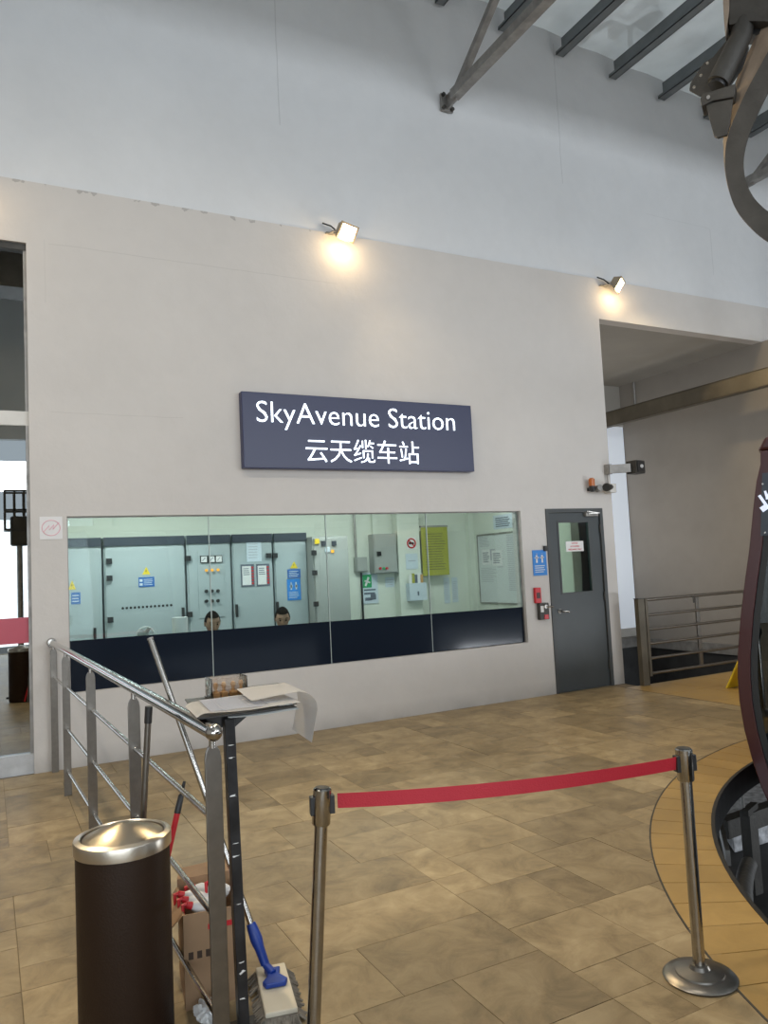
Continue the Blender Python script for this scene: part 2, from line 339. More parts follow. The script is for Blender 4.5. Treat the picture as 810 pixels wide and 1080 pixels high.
bm = B(); box(bm, (-5.98, 1.62, 5.76), (13.98, 2.18, 5.80)); link('flange', bm, 'dsteel', gt)

# roof: foil-faced sheets over purlins
def roofz(x): return 8.11-.0765*(x-5.43)
ceil = empty('ceiling', (4, 1, 8.2), None, None, kind='structure')
xs = [-6+i*.29 for i in range(70)]
for k, (ya, yb) in enumerate(((-5.6, -1.4), (-1.4, 2.8), (2.8, D+.05))):
    bm = B(); rows = []
    ny = 14
    for j in range(ny+1):
        y = ya+(yb-ya)*j/ny
        rows.append([bm.verts.new((x, y, roofz(x)+.02*math.sin(x*7.2)+.012*math.sin(y*5+x*2.1)+random.uniform(-.008, .008))) for x in xs])
    for a, b in zip(rows, rows[1:]):
        for i in range(len(xs)-1): bm.faces.new((a[i], a[i+1], b[i+1], b[i]))
    bmesh.ops.solidify(bm, geom=bm.faces[:], thickness=-.03)
    link('roof_sheet', bm, 'sheet', ceil, smooth=True)
px0 = 6.42-.868*13
for i in range(22):
    x = px0+.868*i
    if x < -5.9 or x > 13.8: continue
    z = roofz(x)-.06
    bm = B()
    box(bm, (x-.006, -5.5, z-.25), (x+.006, D-.01, z))          # web
    box(bm, (x-.11, -5.5, z-.25), (x+.006, D-.01, z-.240)); box(bm, (x-.11, -5.5, z-.25), (x-.102, D-.01, z-.21))
    box(bm, (x-.006, -5.5, z-.01), (x+.075, D-.01, z))
    link('purlin', bm, 'purlin', ceil)
def truss(x, name, label):
    t = empty(name, (x, D, 6.7), label, 'truss', 'roof trusses fixed to the upper wall')
    z0 = 6.70
    bm = B(); bar(bm, (x, D-.16, z0), (x, -5.4, z0-.0), .11, .10); link('bottom_chord', bm, 'galv', t)
    bm = B(); bar(bm, (x, D-.05, 7.95), (x, -5.4, 7.95), .10, .10); link('top_chord', bm, 'galv', t)
    for k in range(4):
        ya = D-.18-k*3.0; bm = B(); bar(bm, (x, ya, z0), (x, ya-1.85, 7.93), .07, .07, up=(1, 0, 0)); link('web_member', bm, 'galv', t)
        bm = B(); bar(bm, (x, ya-1.85, 7.93), (x, max(ya-3.0, -5.4), z0), .07, .07, up=(1, 0, 0)); link('web_member', bm, 'galv', t)
    bm = B(); box(bm, (x-.075, D-.012, z0-.10), (x+.075, D+.012, z0+.10)); box(bm, (x-.012, D-.20, z0-.08), (x+.012, D-.01, z0+.08)); link('wall_bracket', bm, 'galv', t)
    for sx, sz in ((-.055, -.075), (.055, -.075), (-.055, .075), (.055, .075)):
        bm = B(); tube(bm, [(x+sx, D-.045, z0+sz), (x+sx, D-.01, z0+sz)], .022, 6); link('bolt', bm, 'dsteel', t)
def hall_lamp(x, y, label, power):
    t = empty('hall_lamp', (x, y, 6.4), label, 'lamp', 'round downlights hanging under the roof')
    bm = B(); lathe(bm, [(.001, .28), (.07, .27), (.09, .12), (.24, .0), (.235, -.01), (.08, .11), (.001, .12)], (x, y, 6.4), 28); link('reflector', bm, 'galv', t, smooth=True)
    bm = B(); lathe(bm, [(.001, .03), (.20, .03), (.20, .02), (.001, .02)], (x, y, 6.4), 24); link('lens', bm, 'halllens', t)
    bm = B(); tube(bm, [(x, y, 6.66), (x, y, roofz(x)-.02)], .012, 8); link('hanging_rod', bm, 'galv', t)
    l = bpy.data.lights.new('hall_lamp_light', 'AREA'); l.shape = 'DISK'; l.size = .42; l.energy = power; l.color = (1, .90, .76)
    o = bpy.data.objects.new('hall_lamp_light', l); COL.objects.link(o); o.parent = t; o.location = (0, 0, -.02)
for x, y, lb, pw in ((-1.6, 2.6, 'left one nearest the wall', 105), (1.9, 2.6, 'middle one nearest the wall', 42), (-1.6, -2.2, 'left one at the rear', 4), (1.9, -2.2, 'middle one at the rear', 2)):
    hall_lamp(x, y, 'round grey hall downlight overhead, '+lb, pw)
truss(4.66, 'roof_truss', 'grey steel roof truss meeting the upper wall left of the purlins')
truss(9.62, 'roof_truss', 'grey steel roof truss seen behind the curved dark hanger arm')
truss(-.3+0, 'roof_truss', 'grey steel roof truss running above the tall lobby glass')

# ------------------------------------------------------------------ floor
CO = (6.0, .2); RO = 4.085; CI = (5.944, .27); RI = 3.676
def dcir(x, y, c): return math.hypot(x-c[0], y-c[1]) if x < c[0] else abs(y-c[1])
def arc(c, R, a0, a1, n): return [(c[0]+R*math.cos(a0+(a1-a0)*k/n), c[1]+R*math.sin(a0+(a1-a0)*k/n)) for k in range(n+1)]
floor = empty('floor', (3, 3, 0), None, None, kind='structure')
def band(bm, c1, R1, c2, R2, b0, b1, n, z1, th):
    p = arc(c1, R1, b0, b1, n); q = arc(c2, R2, b0, b1, n); V = [[bm.verts.new((x, y, z)) for x, y in L_] for L_ in (p, q) for z in (z1, z1-th)]
    for k in range(n):
        for i, j in ((0, 2), (3, 1), (1, 0), (2, 3)): bm.faces.new((V[i][k], V[i][k+1], V[j][k+1], V[j][k]))
    for k in (0, n): bm.faces.new((V[0][k], V[1][k], V[3][k], V[2][k]))
    return bm
bm = B(); RR = RI+.01; zt, zb_ = -.006, -.12; N_ = 48; yb0, yt0 = -5.5, D+.02
xl = CI[0]-RR
V = {}
def fv(x, y, z):
    k = (round(x, 4), round(y, 4), z)
    if k not in V: V[k] = bm.verts.new((x, y, z))
    return V[k]
for z in (zt, zb_):
    bm.faces.new([fv(x, y, z) for x, y in ((-6, yb0), (xl, yb0), (xl, CI[1]), (xl, yt0), (-6, yt0))])
    for k in range(N_):
        t0, t1 = PI-PI/2*k/N_, PI-PI/2*(k+1)/N_
        x0, x1 = CI[0]+RR*math.cos(t0), CI[0]+RR*math.cos(t1); h0, h1 = RR*math.sin(t0), RR*math.sin(t1)
        bm.faces.new([fv(x0, CI[1]+h0, z), fv(x1, CI[1]+h1, z), fv(x1, yt0, z), fv(x0, yt0, z)])
        bm.faces.new([fv(x0, CI[1]-h0, z), fv(x1, CI[1]-h1, z), fv(x1, yb0, z), fv(x0, yb0, z)])
    bm.faces.new([fv(x, y, z) for x, y in ((CI[0], CI[1]+RR), (CX, CI[1]+RR), (CX, yt0), (CI[0], yt0))])
    bm.faces.new([fv(x, y, z) for x, y in ((CX, CI[1]+RR), (14, CI[1]+RR), (14, 6.69), (CX, 6.69))])
    bm.faces.new([fv(x, y, z) for x, y in ((CI[0], CI[1]-RR), (14, CI[1]-RR), (14, yb0), (CI[0], yb0))])
bm.faces.new([fv(x, 6.69, z) for x, z in ((CX, zt), (14, zt), (14, zb_), (CX, zb_))])
link('floor_slab', bm, 'grout', floor)
# travertine tiles in a random modular bond
G = .2; nx = 37; ny = 60; ox = -.9; oy = D
def freecell(i, j):
    x0, x1 = ox+i*G, ox+(i+1)*G; y1, y0 = oy-j*G, oy-(j+1)*G
    dd = [dcir(x, y, CO) for x in (x0, x1) for y in (y0, y1)]; di = [dcir(x, y, CI) for x in (x0, x1) for y in (y0, y1)]
    return max(dd) > RO and min(di) > RI+.03
used = {}
tiles = []
sizes = [(3, 2)]*7+[(2, 3)]*3+[(2, 2)]*6+[(3, 3)]*2+[(2, 1)]*3+[(1, 2)]*2+[(1, 1)]*2+[(4, 2)]*2
for j in range(ny):
    for i in range(nx):
        if (i, j) in used or not freecell(i, j): continue
        random.shuffle(sizes)
        for sx, sy in sizes+[(1, 1)]:
            cells = [(i+a, j+b) for a in range(sx) for b in range(sy)]
            if all(c not in used and c[0] < nx and c[1] < ny and freecell(*c) for c in cells):
                for c in cells: used[c] = 1
                tiles.append((ox+i*G, oy-(j+sy)*G, sx*G, sy*G)); break
def vis(t):
    cx, cy = t[0]+t[2]/2, t[1]+t[3]/2
    if cy < .6: return 0
    x, y, k = proj((cx, cy, 0))
    if k < .3 or not (-25 < x < 835 and y < 1110): return 0
    return t[2]*t[3]/k**3
tiles.sort(key=vis, reverse=True)
TM = {}
rest = B(); nind = 0
for k, (x, y, sx, sy) in enumerate(tiles):
    if k < 300 and vis((x, y, sx, sy)) > 0:
        key = (round(sx, 2), round(sy, 2))
        if key not in TM:
            bm = B(); g = .0012
            box(bm, (g, g, -.008), (sx-g, sy-g, 0))
            me = bpy.data.meshes.new('tile'); bm.to_mesh(me); bm.free(); me.materials.append(MT['tile']); TM[key] = me
        o = bpy.data.objects.new('tile', TM[key]); COL.objects.link(o); o.parent = floor
        o.location = Vector((x, y, random.uniform(-.0006, .0006)))-floor.location; nind += 1
    else:
        box(rest, (x+.002, y+.002, -.008), (x+sx-.002, y+sy-.002, 0))
tag(link('tile_field', rest, 'tile', floor), kind='stuff')
# yellow border segments
n = 46; a0 = math.radians(90); a1 = math.radians(232)
for k in range(n):
    b0 = a0+(a1-a0)*k/n+.0007; b1 = a0+(a1-a0)*(k+1)/n-.0007
    o_ = arc(CO, RO, b0, b1, 4); i_ = arc(CI, RI, b0, b1, 4)
    bm = B(); band(bm, CO, RO, CI, RI, b0, b1, 3, .002, .010); link('border_tile', bm, 'yellow', floor)
for k in range(12):
    x = 6.0+.64*k; bm = B(); box(bm, (x+.002, CI[1]+RI, -.008), (min(x+.64, 14)-.002, CO[1]+RO, .002)); link('border_tile', bm, 'yellow', floor)
bm = B(); band(bm, CO, RO+.008, CO, RO, a0, a1, 80, .003, .01); link('border_strip', bm, 'dsteel', floor)
# yellow platform tiles by the gate
for i in range(6):
    for j in range(4):
        x0 = 6.5+.6*i; y1 = 6.68-.6*j; y0 = max(y1-.6, CO[1]+RO+.004)
        bm = B(); box(bm, (x0+.002, y0+.002, -.008), (x0+.598, y1-.002, .001)); link('platform_tile', bm, 'yellow', floor)
bm = B(); box(bm, (6.492, 4.29, -.008), (6.499, 6.68, .002)); link('threshold_strip', bm, 'dsteel', floor)
# pit
bm = B()
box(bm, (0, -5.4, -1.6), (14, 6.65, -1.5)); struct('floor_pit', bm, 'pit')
bm = B(); band(bm, CI, RI+.008, CI, RI-.012, PI/2, 3*PI/2, 80, .006, .16); box(bm, (CI[0], CI[1]+RI-.012, -.155), (14, CI[1]+RI+.008, .006)); struct('trim_2', bm, 'rubber')
# inner kerb and machinery in the pit
bm = B(); pts = arc((CI[0]-.02, CI[1]), RI-.14, math.radians(120), math.radians(230), 50)
tube(bm, [(x, y, -.42) for x, y in pts], .05, 10); tag(link('guide_rail', bm, 'dsteel', None, smooth=True), 'dark curved guide rail inside the pit below the yellow border', 'rail')
gp = empty('concrete_plinth', onZ(790, 830, -1.5), 'pale speckled concrete plinth showing inside the floor pit', 'plinth')
bm = B(); prism(bm, [onZ(x, y, -1.2) for x, y in ((757, 846), (766, 824), (782, 806), (812, 796), (860, 800), (860, 842), (800, 860), (772, 868))], (0, 0, -.3)); link('block', bm, 'pitgrey', gp, bevel=.02)
pb_ = onZ(791, 880, -1.0); pz = onZ(790, 836, -.55)
gq = empty('pit_anchor_post', (pb_.x, pb_.y, -1.5), 'bolted black anchor post standing in the floor pit', 'post')
bm = B(); bar(bm, (pb_.x, pb_.y, -1.5), (pb_.x, pb_.y, -.80), .10, .10, up=(1, 0, 0)); link('post', bm, 'dsteel', gq)
bm = B(); bar(bm, (pb_.x-.12, pb_.y-.06, -.78), (pb_.x+.14, pb_.y+.04, -.78), .06, .05); link('cross_arm', bm, 'dsteel', gq)
bm = B(); tube(bm, [(pb_.x-.06, pb_.y, -.76), (pb_.x-.06, pb_.y, -.60)], .015, 8); link('bolt', bm, 'galv', gq)
e0 = onZ(762, 874, -1.0); e1 = onZ(830, 850, -1.0)
bm = B(); bar(bm, e0, e1, .12, .16); tag(link('pit_beam', bm, 'dsteel'), 'dark steel beam lying across the floor pit', 'beam')
e0 = onZ(761, 876, -.5); e1 = onZ(768, 905, -.5)
bm = B(); bar(bm, e0, e1, .03, .10); tag(link('pit_side_plate', bm, 'galv'), 'narrow grey metal plate just inside the pit edge', 'plate')

# overhead beam through the opening
bb = empty('channel_beam', (8.9, 6, 3.6), 'brown steel channel beam running out of the recess opening above the gate', 'beam')
bm = B(); box(bm, (8.9, .6, 3.607), (8.915, RY-.01, 3.83)); link('web', bm, 'beam', bb)
bm = B(); box(bm, (8.9, .6, 3.600), (9.02, RY-.01, 3.612)); box(bm, (8.9, .6, 3.822), (9.02, RY-.01, 3.834)); link('flange', bm, 'beam', bb)
bm = B(); tube(bm, [(GX-.02, RY-.35, 3.83), (GX-.02, RY-.35, SOF)], .02, 8); tag(link('conduit_pipe', bm, 'galv'), 'short grey pipe rising to the recess ceiling above the channel beam', 'pipe')

# ------------------------------------------------------------------ tall lobby window (left)
wl = empty('window_2', (-.5, D+.05, 0), None, None, kind='structure')
bm = B(); box(bm, (-6, D+.04, 2.843), (.325, D+.12, 2.962)); link('transom', bm, 'wframe', wl)
bm = B(); box(bm, (-6, D+.02, 0), (.325, D+.13, .158)); link('bottom_rail', bm, 'kick', wl)
bm = B(); box(bm, (-6, D+.03, 4.345), (.325, D+.12, 4.40)); link('head_frame', bm, 'dsteel', wl)
bm = B(); box(bm, (.302, D+.04, .158), (.325, D+.12, 2.843)); box(bm, (.302, D+.04, 2.962), (.325, D+.12, 4.345)); link('side_frame', bm, 'galv', wl)
for i, (x0, x1) in enumerate(((-1.7, .302), (-3.9, -1.705), (-6, -3.905))):
    bm = B(); box(bm, (x0, D+.07, .158), (x1, D+.08, 2.843)); link('pane', bm, 'mirror', wl)
    bm = B(); box(bm, (x0, D+.07, 2.962), (x1, D+.08, 4.345)); link('pane', bm, 'mirror', wl)
bm = B(); box(bm, (-6, D+.064, 1.045), (.302, D+.069, 1.253)); link('red_band', bm, 'redfilm', wl, label='dusty red safety band across the glass')
bm = B(); box(bm, (-6.1, D+.16, -.1), (.34, D+4.2, 0)); struct('floor_lobby', bm, 'grout')
bm = B(); box(bm, (-6.1, D+4.2, -.1), (6.56, D+4.3, 4.8)); struct('wall_back', bm, 'recess')
bm = B(); box(bm, (.34, D+.16, 0), (.44, D+4.2, 4.4)); struct('wall_room_left', bm, 'room')
bm = B(); box(bm, (-6.1, D+.16, 4.45), (.36, D+4.2, 4.55)); struct('ceiling_lobby', bm, 'recess')
bm = B(); box(bm, (-6.2, D+.16, -.1), (-6.1, D+4.3, 4.55)); struct('wall_lobby_left', bm, 'recess')

# ------------------------------------------------------------------ control room window
wc = empty('window_1', (3, D+.05, .607), None, None, kind='structure')
js = [win[0], 1.815, 2.980, 4.134, win[1]]
for k in range(4):
    bm = B(); box(bm, (js[k]+.004, D+.055, win[2]), (js[k+1]-.004, D+.065, win[3])); link('glass_pane', bm, 'windowglass', wc)
    zl = 1.032-.012*k*.7; zr = 1.032-.012*(k+1)*.7
    bm = B(); prism(bm, [(js[k]+.004, D+.050, win[2]), (js[k+1]-.004, D+.050, win[2]), (js[k+1]-.004, D+.050, zr), (js[k]+.004, D+.050, zl)], (0, .004, 0)); link('privacy_film', bm, 'film', wc)
    if k: bm = B(); box(bm, (js[k]-.004, D+.052, win[2]), (js[k]+.004, D+.066, win[3])); link('silicone_joint', bm, 'silicone', wc)
bm = B()
for (x0, x1, z0, z1) in ((win[0], win[1], win[3]-.01, win[3]), (win[0], win[0]+.01, win[2], win[3]-.01), (win[1]-.01, win[1], win[2], win[3]-.01)): box(bm, (x0, D+.04, z0), (x1, D+.08, z1))
link('window_frame', bm, 'galv', wc)
# control room shell
bm = B(); box(bm, (.34, D+.16, -.06), (6.56, D+4.2, 0)); struct('floor_control_room', bm, 'conc')
bm = B(); box(bm, (.34, D+.16, 2.8), (6.56, D+4.2, 2.9)); struct('ceiling_control_room', bm, 'room')
WB = 9.75
bm = B(); box(bm, (.44, WB, 0), (6.56, WB+.1, 2.8)); struct('wall_room_back', bm, 'room')
a = onY(421, 600, WB-.15); b = onY(444, 600, WB-.15)
bm = B(); box(bm, (a.x, WB-.15, 0), (b.x, WB, 2.8)); struct('wall_column', bm, 'room')
a = onY(497, 600, WB-.10); b = onY(502, 600, WB-.1)
bm = B(); box(bm, (a.x, WB-.10, 0), (b.x, WB, 2.8)); struct('trim_3', bm, 'room')
bm = B(); box(bm, (6.548, D+.16, 0), (6.558, WB, 2.8)); struct('wall_room_right', bm, 'room')
def sheet_on(px, Y, m, name, label, cat, th=.004, group=None, parent=None, inkrows=None, ink='ink', gap=.25):
    """a flat notice hung on plane Y; inkrows = list of (x0,x1,z) strokes in 0..1 of the sheet"""
    bm, r = wallbox(px, Y, th)
    if parent is None:
        o = link(name, bm, m); tag(o, label, cat, group); o['category'] = cat
    else: o = link(name, bm, m, parent, label=label)
    if inkrows:
        ib = B(); W_ = r[1]-r[0]; H_ = r[3]-r[2]
        for u0, u1, v0, v1 in inkrows: box(ib, (r[0]+u0*W_, Y-th-.0012, r[2]+v0*H_), (r[0]+u1*W_, Y-th+.0001, r[2]+v1*H_))
        link('printing', ib, ink, o)
    return o, r
def rows(n, u0=.12, u1=.88, v0=.12, v1=.85, seed=1, t=.35):
    rd = random.Random(seed); out = []
    for k in range(n):
        v = v1-(v1-v0)*(k+.5)/n; h = (v1-v0)/n*t/2
        out.append((u0, u1-rd.uniform(0, .25)*(u1-u0), v-h, v+h))
    return out

# ------------------------------------------------------------------ electrical cabinets in the control room
CY = 9.0
def cab(pxl, pxr, name, label, m='cabinet', z1=2.0, cy=CY, dep=.72, handle=None, trim=True):
    x0 = onY(pxl, 600, cy).x; x1 = onY(pxr, 600, cy).x
    t = empty(name, ((x0+x1)/2, cy+dep/2, 0), label, 'cabinet', 'electrical cabinets in the control room')
    bm = B(); box(bm, (x0+.006, cy+.02, .08), (x1-.006, cy+dep, z1)); link('body', bm, m, t)
    bm = B(); box(bm, (x0+.02, cy, .1), (x1-.02, cy+.02, z1-.02)); d = link('door', bm, m, t, bevel=.004)
    bm = B(); box(bm, (x0+.01, cy+.03, 0), (x1-.01, cy+dep-.02, .08)); link('plinth', bm, 'cabdark', t)
    if trim:
        bm = B(); box(bm, (x0+.01, cy-.012, z1-.10), (x1-.01, cy+.03, z1)); link('top_rail', bm, 'cabdark', t)
    return t, d, x0, x1
def handle_at(x, z, cy, d, h=.12):
    bm = B(); box(bm, (x-.014, cy-.025, z-h/2), (x+.014, cy, z+h/2)); link('handle', bm, 'black', d)
def hinge_at(x, z, cy, d):
    bm = B(); box(bm, (x-.03, cy-.03, z-.03), (x+.03, cy+.002, z+.03)); link('hinge', bm, 'black', d)
def triangle(px, Y, parent):
    a = onY(px[0], px[3], Y); b = onY(px[2], px[3], Y); c = onY((px[0]+px[2])/2, px[1], Y); th = .003
    bm = B(); prism(bm, [(a.x, Y-th, a.z), (b.x, Y-th, a.z), (c.x, Y-th, c.z)], (0, th, 0)); o = link('warning_triangle', bm, 'yel', parent)
    mx = (a.x+b.x)/2; h = c.z-a.z
    bm = B(); prism(bm, [(mx-.004, Y-.005, a.z+.28*h), (mx+.006, Y-.005, a.z+.45*h), (mx-.002, Y-.005, a.z+.45*h), (mx+.006, Y-.005, a.z+.7*h), (mx-.012, Y-.005, a.z+.42*h), (mx-.002, Y-.005, a.z+.42*h)], (0, .003, 0)); link('bolt_symbol', bm, 'black', o)
# leftmost
t, d, x0, x1 = cab(60, 108, 'electrical_cabinet', 'leftmost pale cabinet half lost behind reflections, blue label at its left')
sheet_on((75, 625, 85, 637), CY-.001, 'blue', 'blue_label', None, None, parent=d, inkrows=rows(3, seed=3), ink='paper2'); handle_at(onY(100, 670, CY).x, onY(100, 668, CY).z, CY, d)
triangle((72, 612, 80, 622), CY-.001, d)
t, d, x0, x1 = cab(109, 196, 'electrical_cabinet', 'wide pale cabinet door with a row of vent holes and warning triangle')
bm = B()
for k in range(13):
    p = onY(129.5+k*4.25, 641.6-k*.28, CY); tube(bm, [(p.x, CY-.003, p.z), (p.x, CY+.001, p.z)], .0145, 8)
tag(link('vent_hole_row', bm, 'black', d), None)
triangle((150, 598, 158.5, 606), CY-.001, d)
sheet_on((146, 609, 163, 618.5), CY-.001, 'blue', 'blue_label', None, None, parent=d, inkrows=[(.06, .25, .15, .4), (.06, .25, .55, .8)]+rows(4, .32, .9, seed=4), ink='paper2')
handle_at(onY(193, 648, CY).x, onY(193, 648, CY).z, CY, d, .16)
for y in (592, 610, 654): hinge_at(x0+.06, onY(112, y, CY).z, CY, d)
t, d, x0, x1 = cab(197, 244.5, 'electrical_cabinet', 'pale cabinet with three round dials and rows of knobs on an inset panel')
bm, r = wallbox((208, 581, 237.5, 650), CY, .008); ip = link('meter_panel', bm, 'cabinet', d)
for k, px in enumerate((214.7, 222.8, 230.3)):
    p = onY(px, 590-k*.2, CY); bm = B(); box(bm, (p.x-.043, CY-.02, p.z-.043), (p.x+.043, CY-.008, p.z+.043)); mm = link('dial', bm, 'black', d)
    bm = B(); box(bm, (p.x-.034, CY-.023, p.z-.034), (p.x+.034, CY-.019, p.z+.034)); link('dial_face', bm, 'paper', mm)
    bm = B(); bar(bm, (p.x-.02, CY-.025, p.z-.02), (p.x+.015, CY-.025, p.z+.02), .006, .003, up=(0, 1, 0)); link('needle', bm, 'ink', mm)
for y, m, r_ in ((601.5, 'orange', .016), (623.5, 'black', .02), (634, 'black', .02)):
    for k, px in enumerate((217.2, 223.2, 229.4)):
        p = onY(px, y-k*.2, CY); bm = B(); tube(bm, [(p.x, CY-.035, p.z), (p.x, CY-.006, p.z)], r_, 10); link('indicator_lamp' if m == 'orange' else 'knob', bm, m, d, smooth=True)
for y in (589, 648): hinge_at(x0+.015, onY(200, y, CY).z, CY, d)
t, d, x0, x1 = cab(245, 288.5, 'electrical_cabinet', 'pale cabinet carrying a white sheet and two black-edged notices')
sheet_on((259.5, 569, 276, 592), CY-.001, 'paper2', 'notice_sheet', None, None, parent=d, inkrows=rows(6, seed=5, t=.25), ink='inkgrey')
for px in ((253.6, 595.5, 268.6, 618.5), (270, 595, 284.8, 617.8)):
    o, r = sheet_on(px, CY-.001, 'ink', 'framed_notice', None, None, parent=d)
    W_, H_ = r[1]-r[0], r[3]-r[2]; bm = B(); box(bm, (r[0]+.1*W_, CY-.007, r[2]+.08*H_), (r[1]-.24*W_, CY-.004, r[3]-.08*H_)); link('notice_sheet', bm, 'paper', o)
    bm = B()
    for k in range(6): box(bm, (r[1]-.2*W_, CY-.007, r[2]+(.1+.14*k)*H_), (r[1]-.05*W_, CY-.004, r[2]+(.19+.14*k)*H_))
    link('red_tabs', bm, 'red', o)
    bm = B()
    for u0, u1, v0, v1 in rows(4, .18, .7, .5, .85, 6): box(bm, (r[0]+u0*W_, CY-.009, r[2]+v0*H_), (r[0]+u1*W_, CY-.0065, r[2]+v1*H_))
    link('printing', bm, 'ink', o)
handle_at(onY(249.5, 644, CY).x, onY(249.5, 644, CY).z, CY, d, .15); hinge_at(x1-.06, onY(285, 586, CY).z, CY, d)
t, d, x0, x1 = cab(289, 325, 'electrical_cabinet', 'pale cabinet with a yellow triangle above a blue label and blue poster')
triangle((306, 592, 314, 599.5), CY-.001, d)
sheet_on((303, 600.5, 317, 609.5), CY-.001, 'blue', 'blue_label', None, None, parent=d, inkrows=rows(4, seed=8), ink='paper2')
o, r = sheet_on((302.5, 611, 317.5, 632.5), CY-.001, 'blue2', 'blue_poster', None, None, parent=d, inkrows=rows(4, v0=.08, v1=.42, seed=9)+[(.25, .35, .5, .85), (.62, .72, .5, .85), (.2, .4, .6, .72), (.57, .77, .6, .72)], ink='paper2')
handle_at(onY(292.5, 641, CY).x, onY(292.5, 641, CY).z, CY, d, .15); hinge_at(x0+.015, onY(289, 586, CY).z, CY, d)
# grey free standing cabinet to the right
t, d, x0, x1 = cab(330.5, 369, 'electrical_cabinet', 'separate darker grey cabinet with small lit meters right of the pale row', 'cab2', onY(350, 565.5, 8.8).z, 8.8, .5, trim=False)
t['group'] = 'electrical cabinets in the control room'
for px, y, m in ((341, 573, 'cabdark'), (352, 573, 'cabdark'), (345, 579.5, 'paper2'), (334, 571, 'yel'), (350.5, 581.5, 'orange')):
    p = onY(px, y, 8.8); bm = B(); s = .03 if m != 'orange' else .018; box(bm, (p.x-s, 8.785, p.z-s), (p.x+s, 8.802, p.z+s)); link('meter' if m == 'cabdark' else 'label_plate', bm, m, d)
for y in (583, 604, 637): hinge_at(x0+.01, onY(333, y, 8.8).z, 8.8, d)
# wall boxes
def wbox(px, Y, dep, name, label, cat, m='cab2'):
    bm, r = wallbox(px, Y, dep); a = onY(px[0], px[1], Y)
    t = empty(name, ((r[0]+r[1])/2, Y, r[2]), label, cat); link('body', bm, m, t, bevel=.004)
    bm = B(); box(bm, (r[0]+.012, Y-dep-.014, r[2]+.012), (r[1]-.012, Y-dep, r[3]-.012)); d = link('door', bm, m, t, bevel=.003)
    return t, d, r
t, d, r = wbox((388, 564, 414, 604), WB, .16, 'distribution_board', 'light grey distribution box on the back wall with coloured buttons below', 'box')
p = onY(393.5, 584.5, WB); bm = B(); box(bm, (p.x-.03, WB-.20, p.z-.03), (p.x+.03, WB-.17, p.z+.03)); link('lock', bm, 'black', d)
for px, m in ((400.5, 'red'), (404.3, 'green'), (407.5, 'red')):
    p = onY(px, 599.5, WB-.17); bm = B(); tube(bm, [(p.x, WB-.20, p.z), (p.x, WB-.17, p.z)], .018, 8); link('button', bm, m, d)
t, d, r = wbox((372.5, 588, 385, 603), WB, .09, 'junction_box', 'small grey junction box under a vertical conduit', 'box')
pp = onY(374.5, 588, WB); bm = B(); tube(bm, [(pp.x, WB-.03, pp.z), (pp.x, WB-.03, 2.79)], .018, 8); tag(link('wall_conduit', bm, 'galv'), 'grey vertical conduit dropping into the small junction box', 'conduit')
pp = onY(395, 564, WB); bm = B(); box(bm, (pp.x-.05, WB-.05, pp.z), (pp.x+.03, WB-.001, 2.79)); tag(link('cable_trunking', bm, 'room'), 'pale vertical trunking above the light grey distribution box', 'trunking')
pp = onY(380, 604, WB); bm = B(); tube(bm, [(pp.x, WB-.03, .3), (pp.x, WB-.03, pp.z)], .015, 8); tag(link('wall_conduit', bm, 'black'), 'thin dark cable running down below the junction box', 'conduit')
o, r = sheet_on((381, 604.5, 399, 636), WB-.002, 'paper2', 'safety_chart', 'white wall chart with a green running figure sign at its top', 'chart', .012, inkrows=[(.1, .85, .42, .47), (.1, .8, .3, .36), (.15, .6, .1, .2), (.5, .85, .12, .3)])
W_, H_ = r[1]-r[0], r[3]-r[2]; bm = B(); box(bm, (r[0]+.05*W_, WB-.018, r[2]+.52*H_), (r[0]+.6*W_, WB-.013, r[3]-.06*H_)); g = link('green_sign', bm, 'green', o)
bm = B(); bar(bm, (r[0]+.2*W_, WB-.0195, r[2]+.58*H_), (r[0]+.42*W_, WB-.0195, r[2]+.86*H_), .03, .002, up=(0, 1, 0)); bar(bm, (r[0]+.16*W_, WB-.0195, r[2]+.75*H_), (r[0]+.5*W_, WB-.0195, r[2]+.68*H_), .02, .002, up=(0, 1, 0)); link('figure_symbol', bm, 'paper', o)
# notices on the column
cYp = WB-.152
o, r = sheet_on((428.5, 567, 439, 579), cYp, 'paper', 'no_smoking_sign', 'white square sign with a red barred circle on the column', 'sign')
cx = (r[0]+r[1])/2; cz = (r[2]+r[3])/2; R_ = (r[1]-r[0])*.42
bm = B(); tube(bm, [(cx+R_*math.cos(2*PI*k/24), cYp-.006, cz+R_*math.sin(2*PI*k/24)) for k in range(25)], .011, 6, False); bar(bm, (cx-R_*.7, cYp-.007, cz+R_*.7), (cx+R_*.7, cYp-.007, cz-R_*.7), .018, .004, up=(0, 1, 0)); link('barred_ring', bm, 'red', o)
bm = B(); box(bm, (cx-R_*.7, cYp-.009, cz-.014), (cx+R_*.55, cYp-.0045, cz+.014)); link('cigarette_symbol', bm, 'black', o)
sheet_on((427.5, 584, 441, 600), cYp, 'paper2', 'notice_sheet', 'blank-looking pale sheet under the no-smoking sign', 'notice', inkrows=[(.2, .8, .5, .56)], ink='inkgrey')
t = empty('leaflet_holder', (onY(438, 630, cYp).x, cYp, onY(438, 632, cYp).z), 'blue-white leaflet holder stuffed with papers on the column', 'holder')
bm, r = wallbox((428, 615.5, 447, 632.5), cYp, .10); link('tray', bm, 'paper2', t)
bm = B(); box(bm, ((r[0]+r[1])/2-.012, cYp-.103, r[2]+.07), ((r[0]+r[1])/2+.012, cYp-.099, r[2]+.13)); link('mark', bm, 'ink', t)
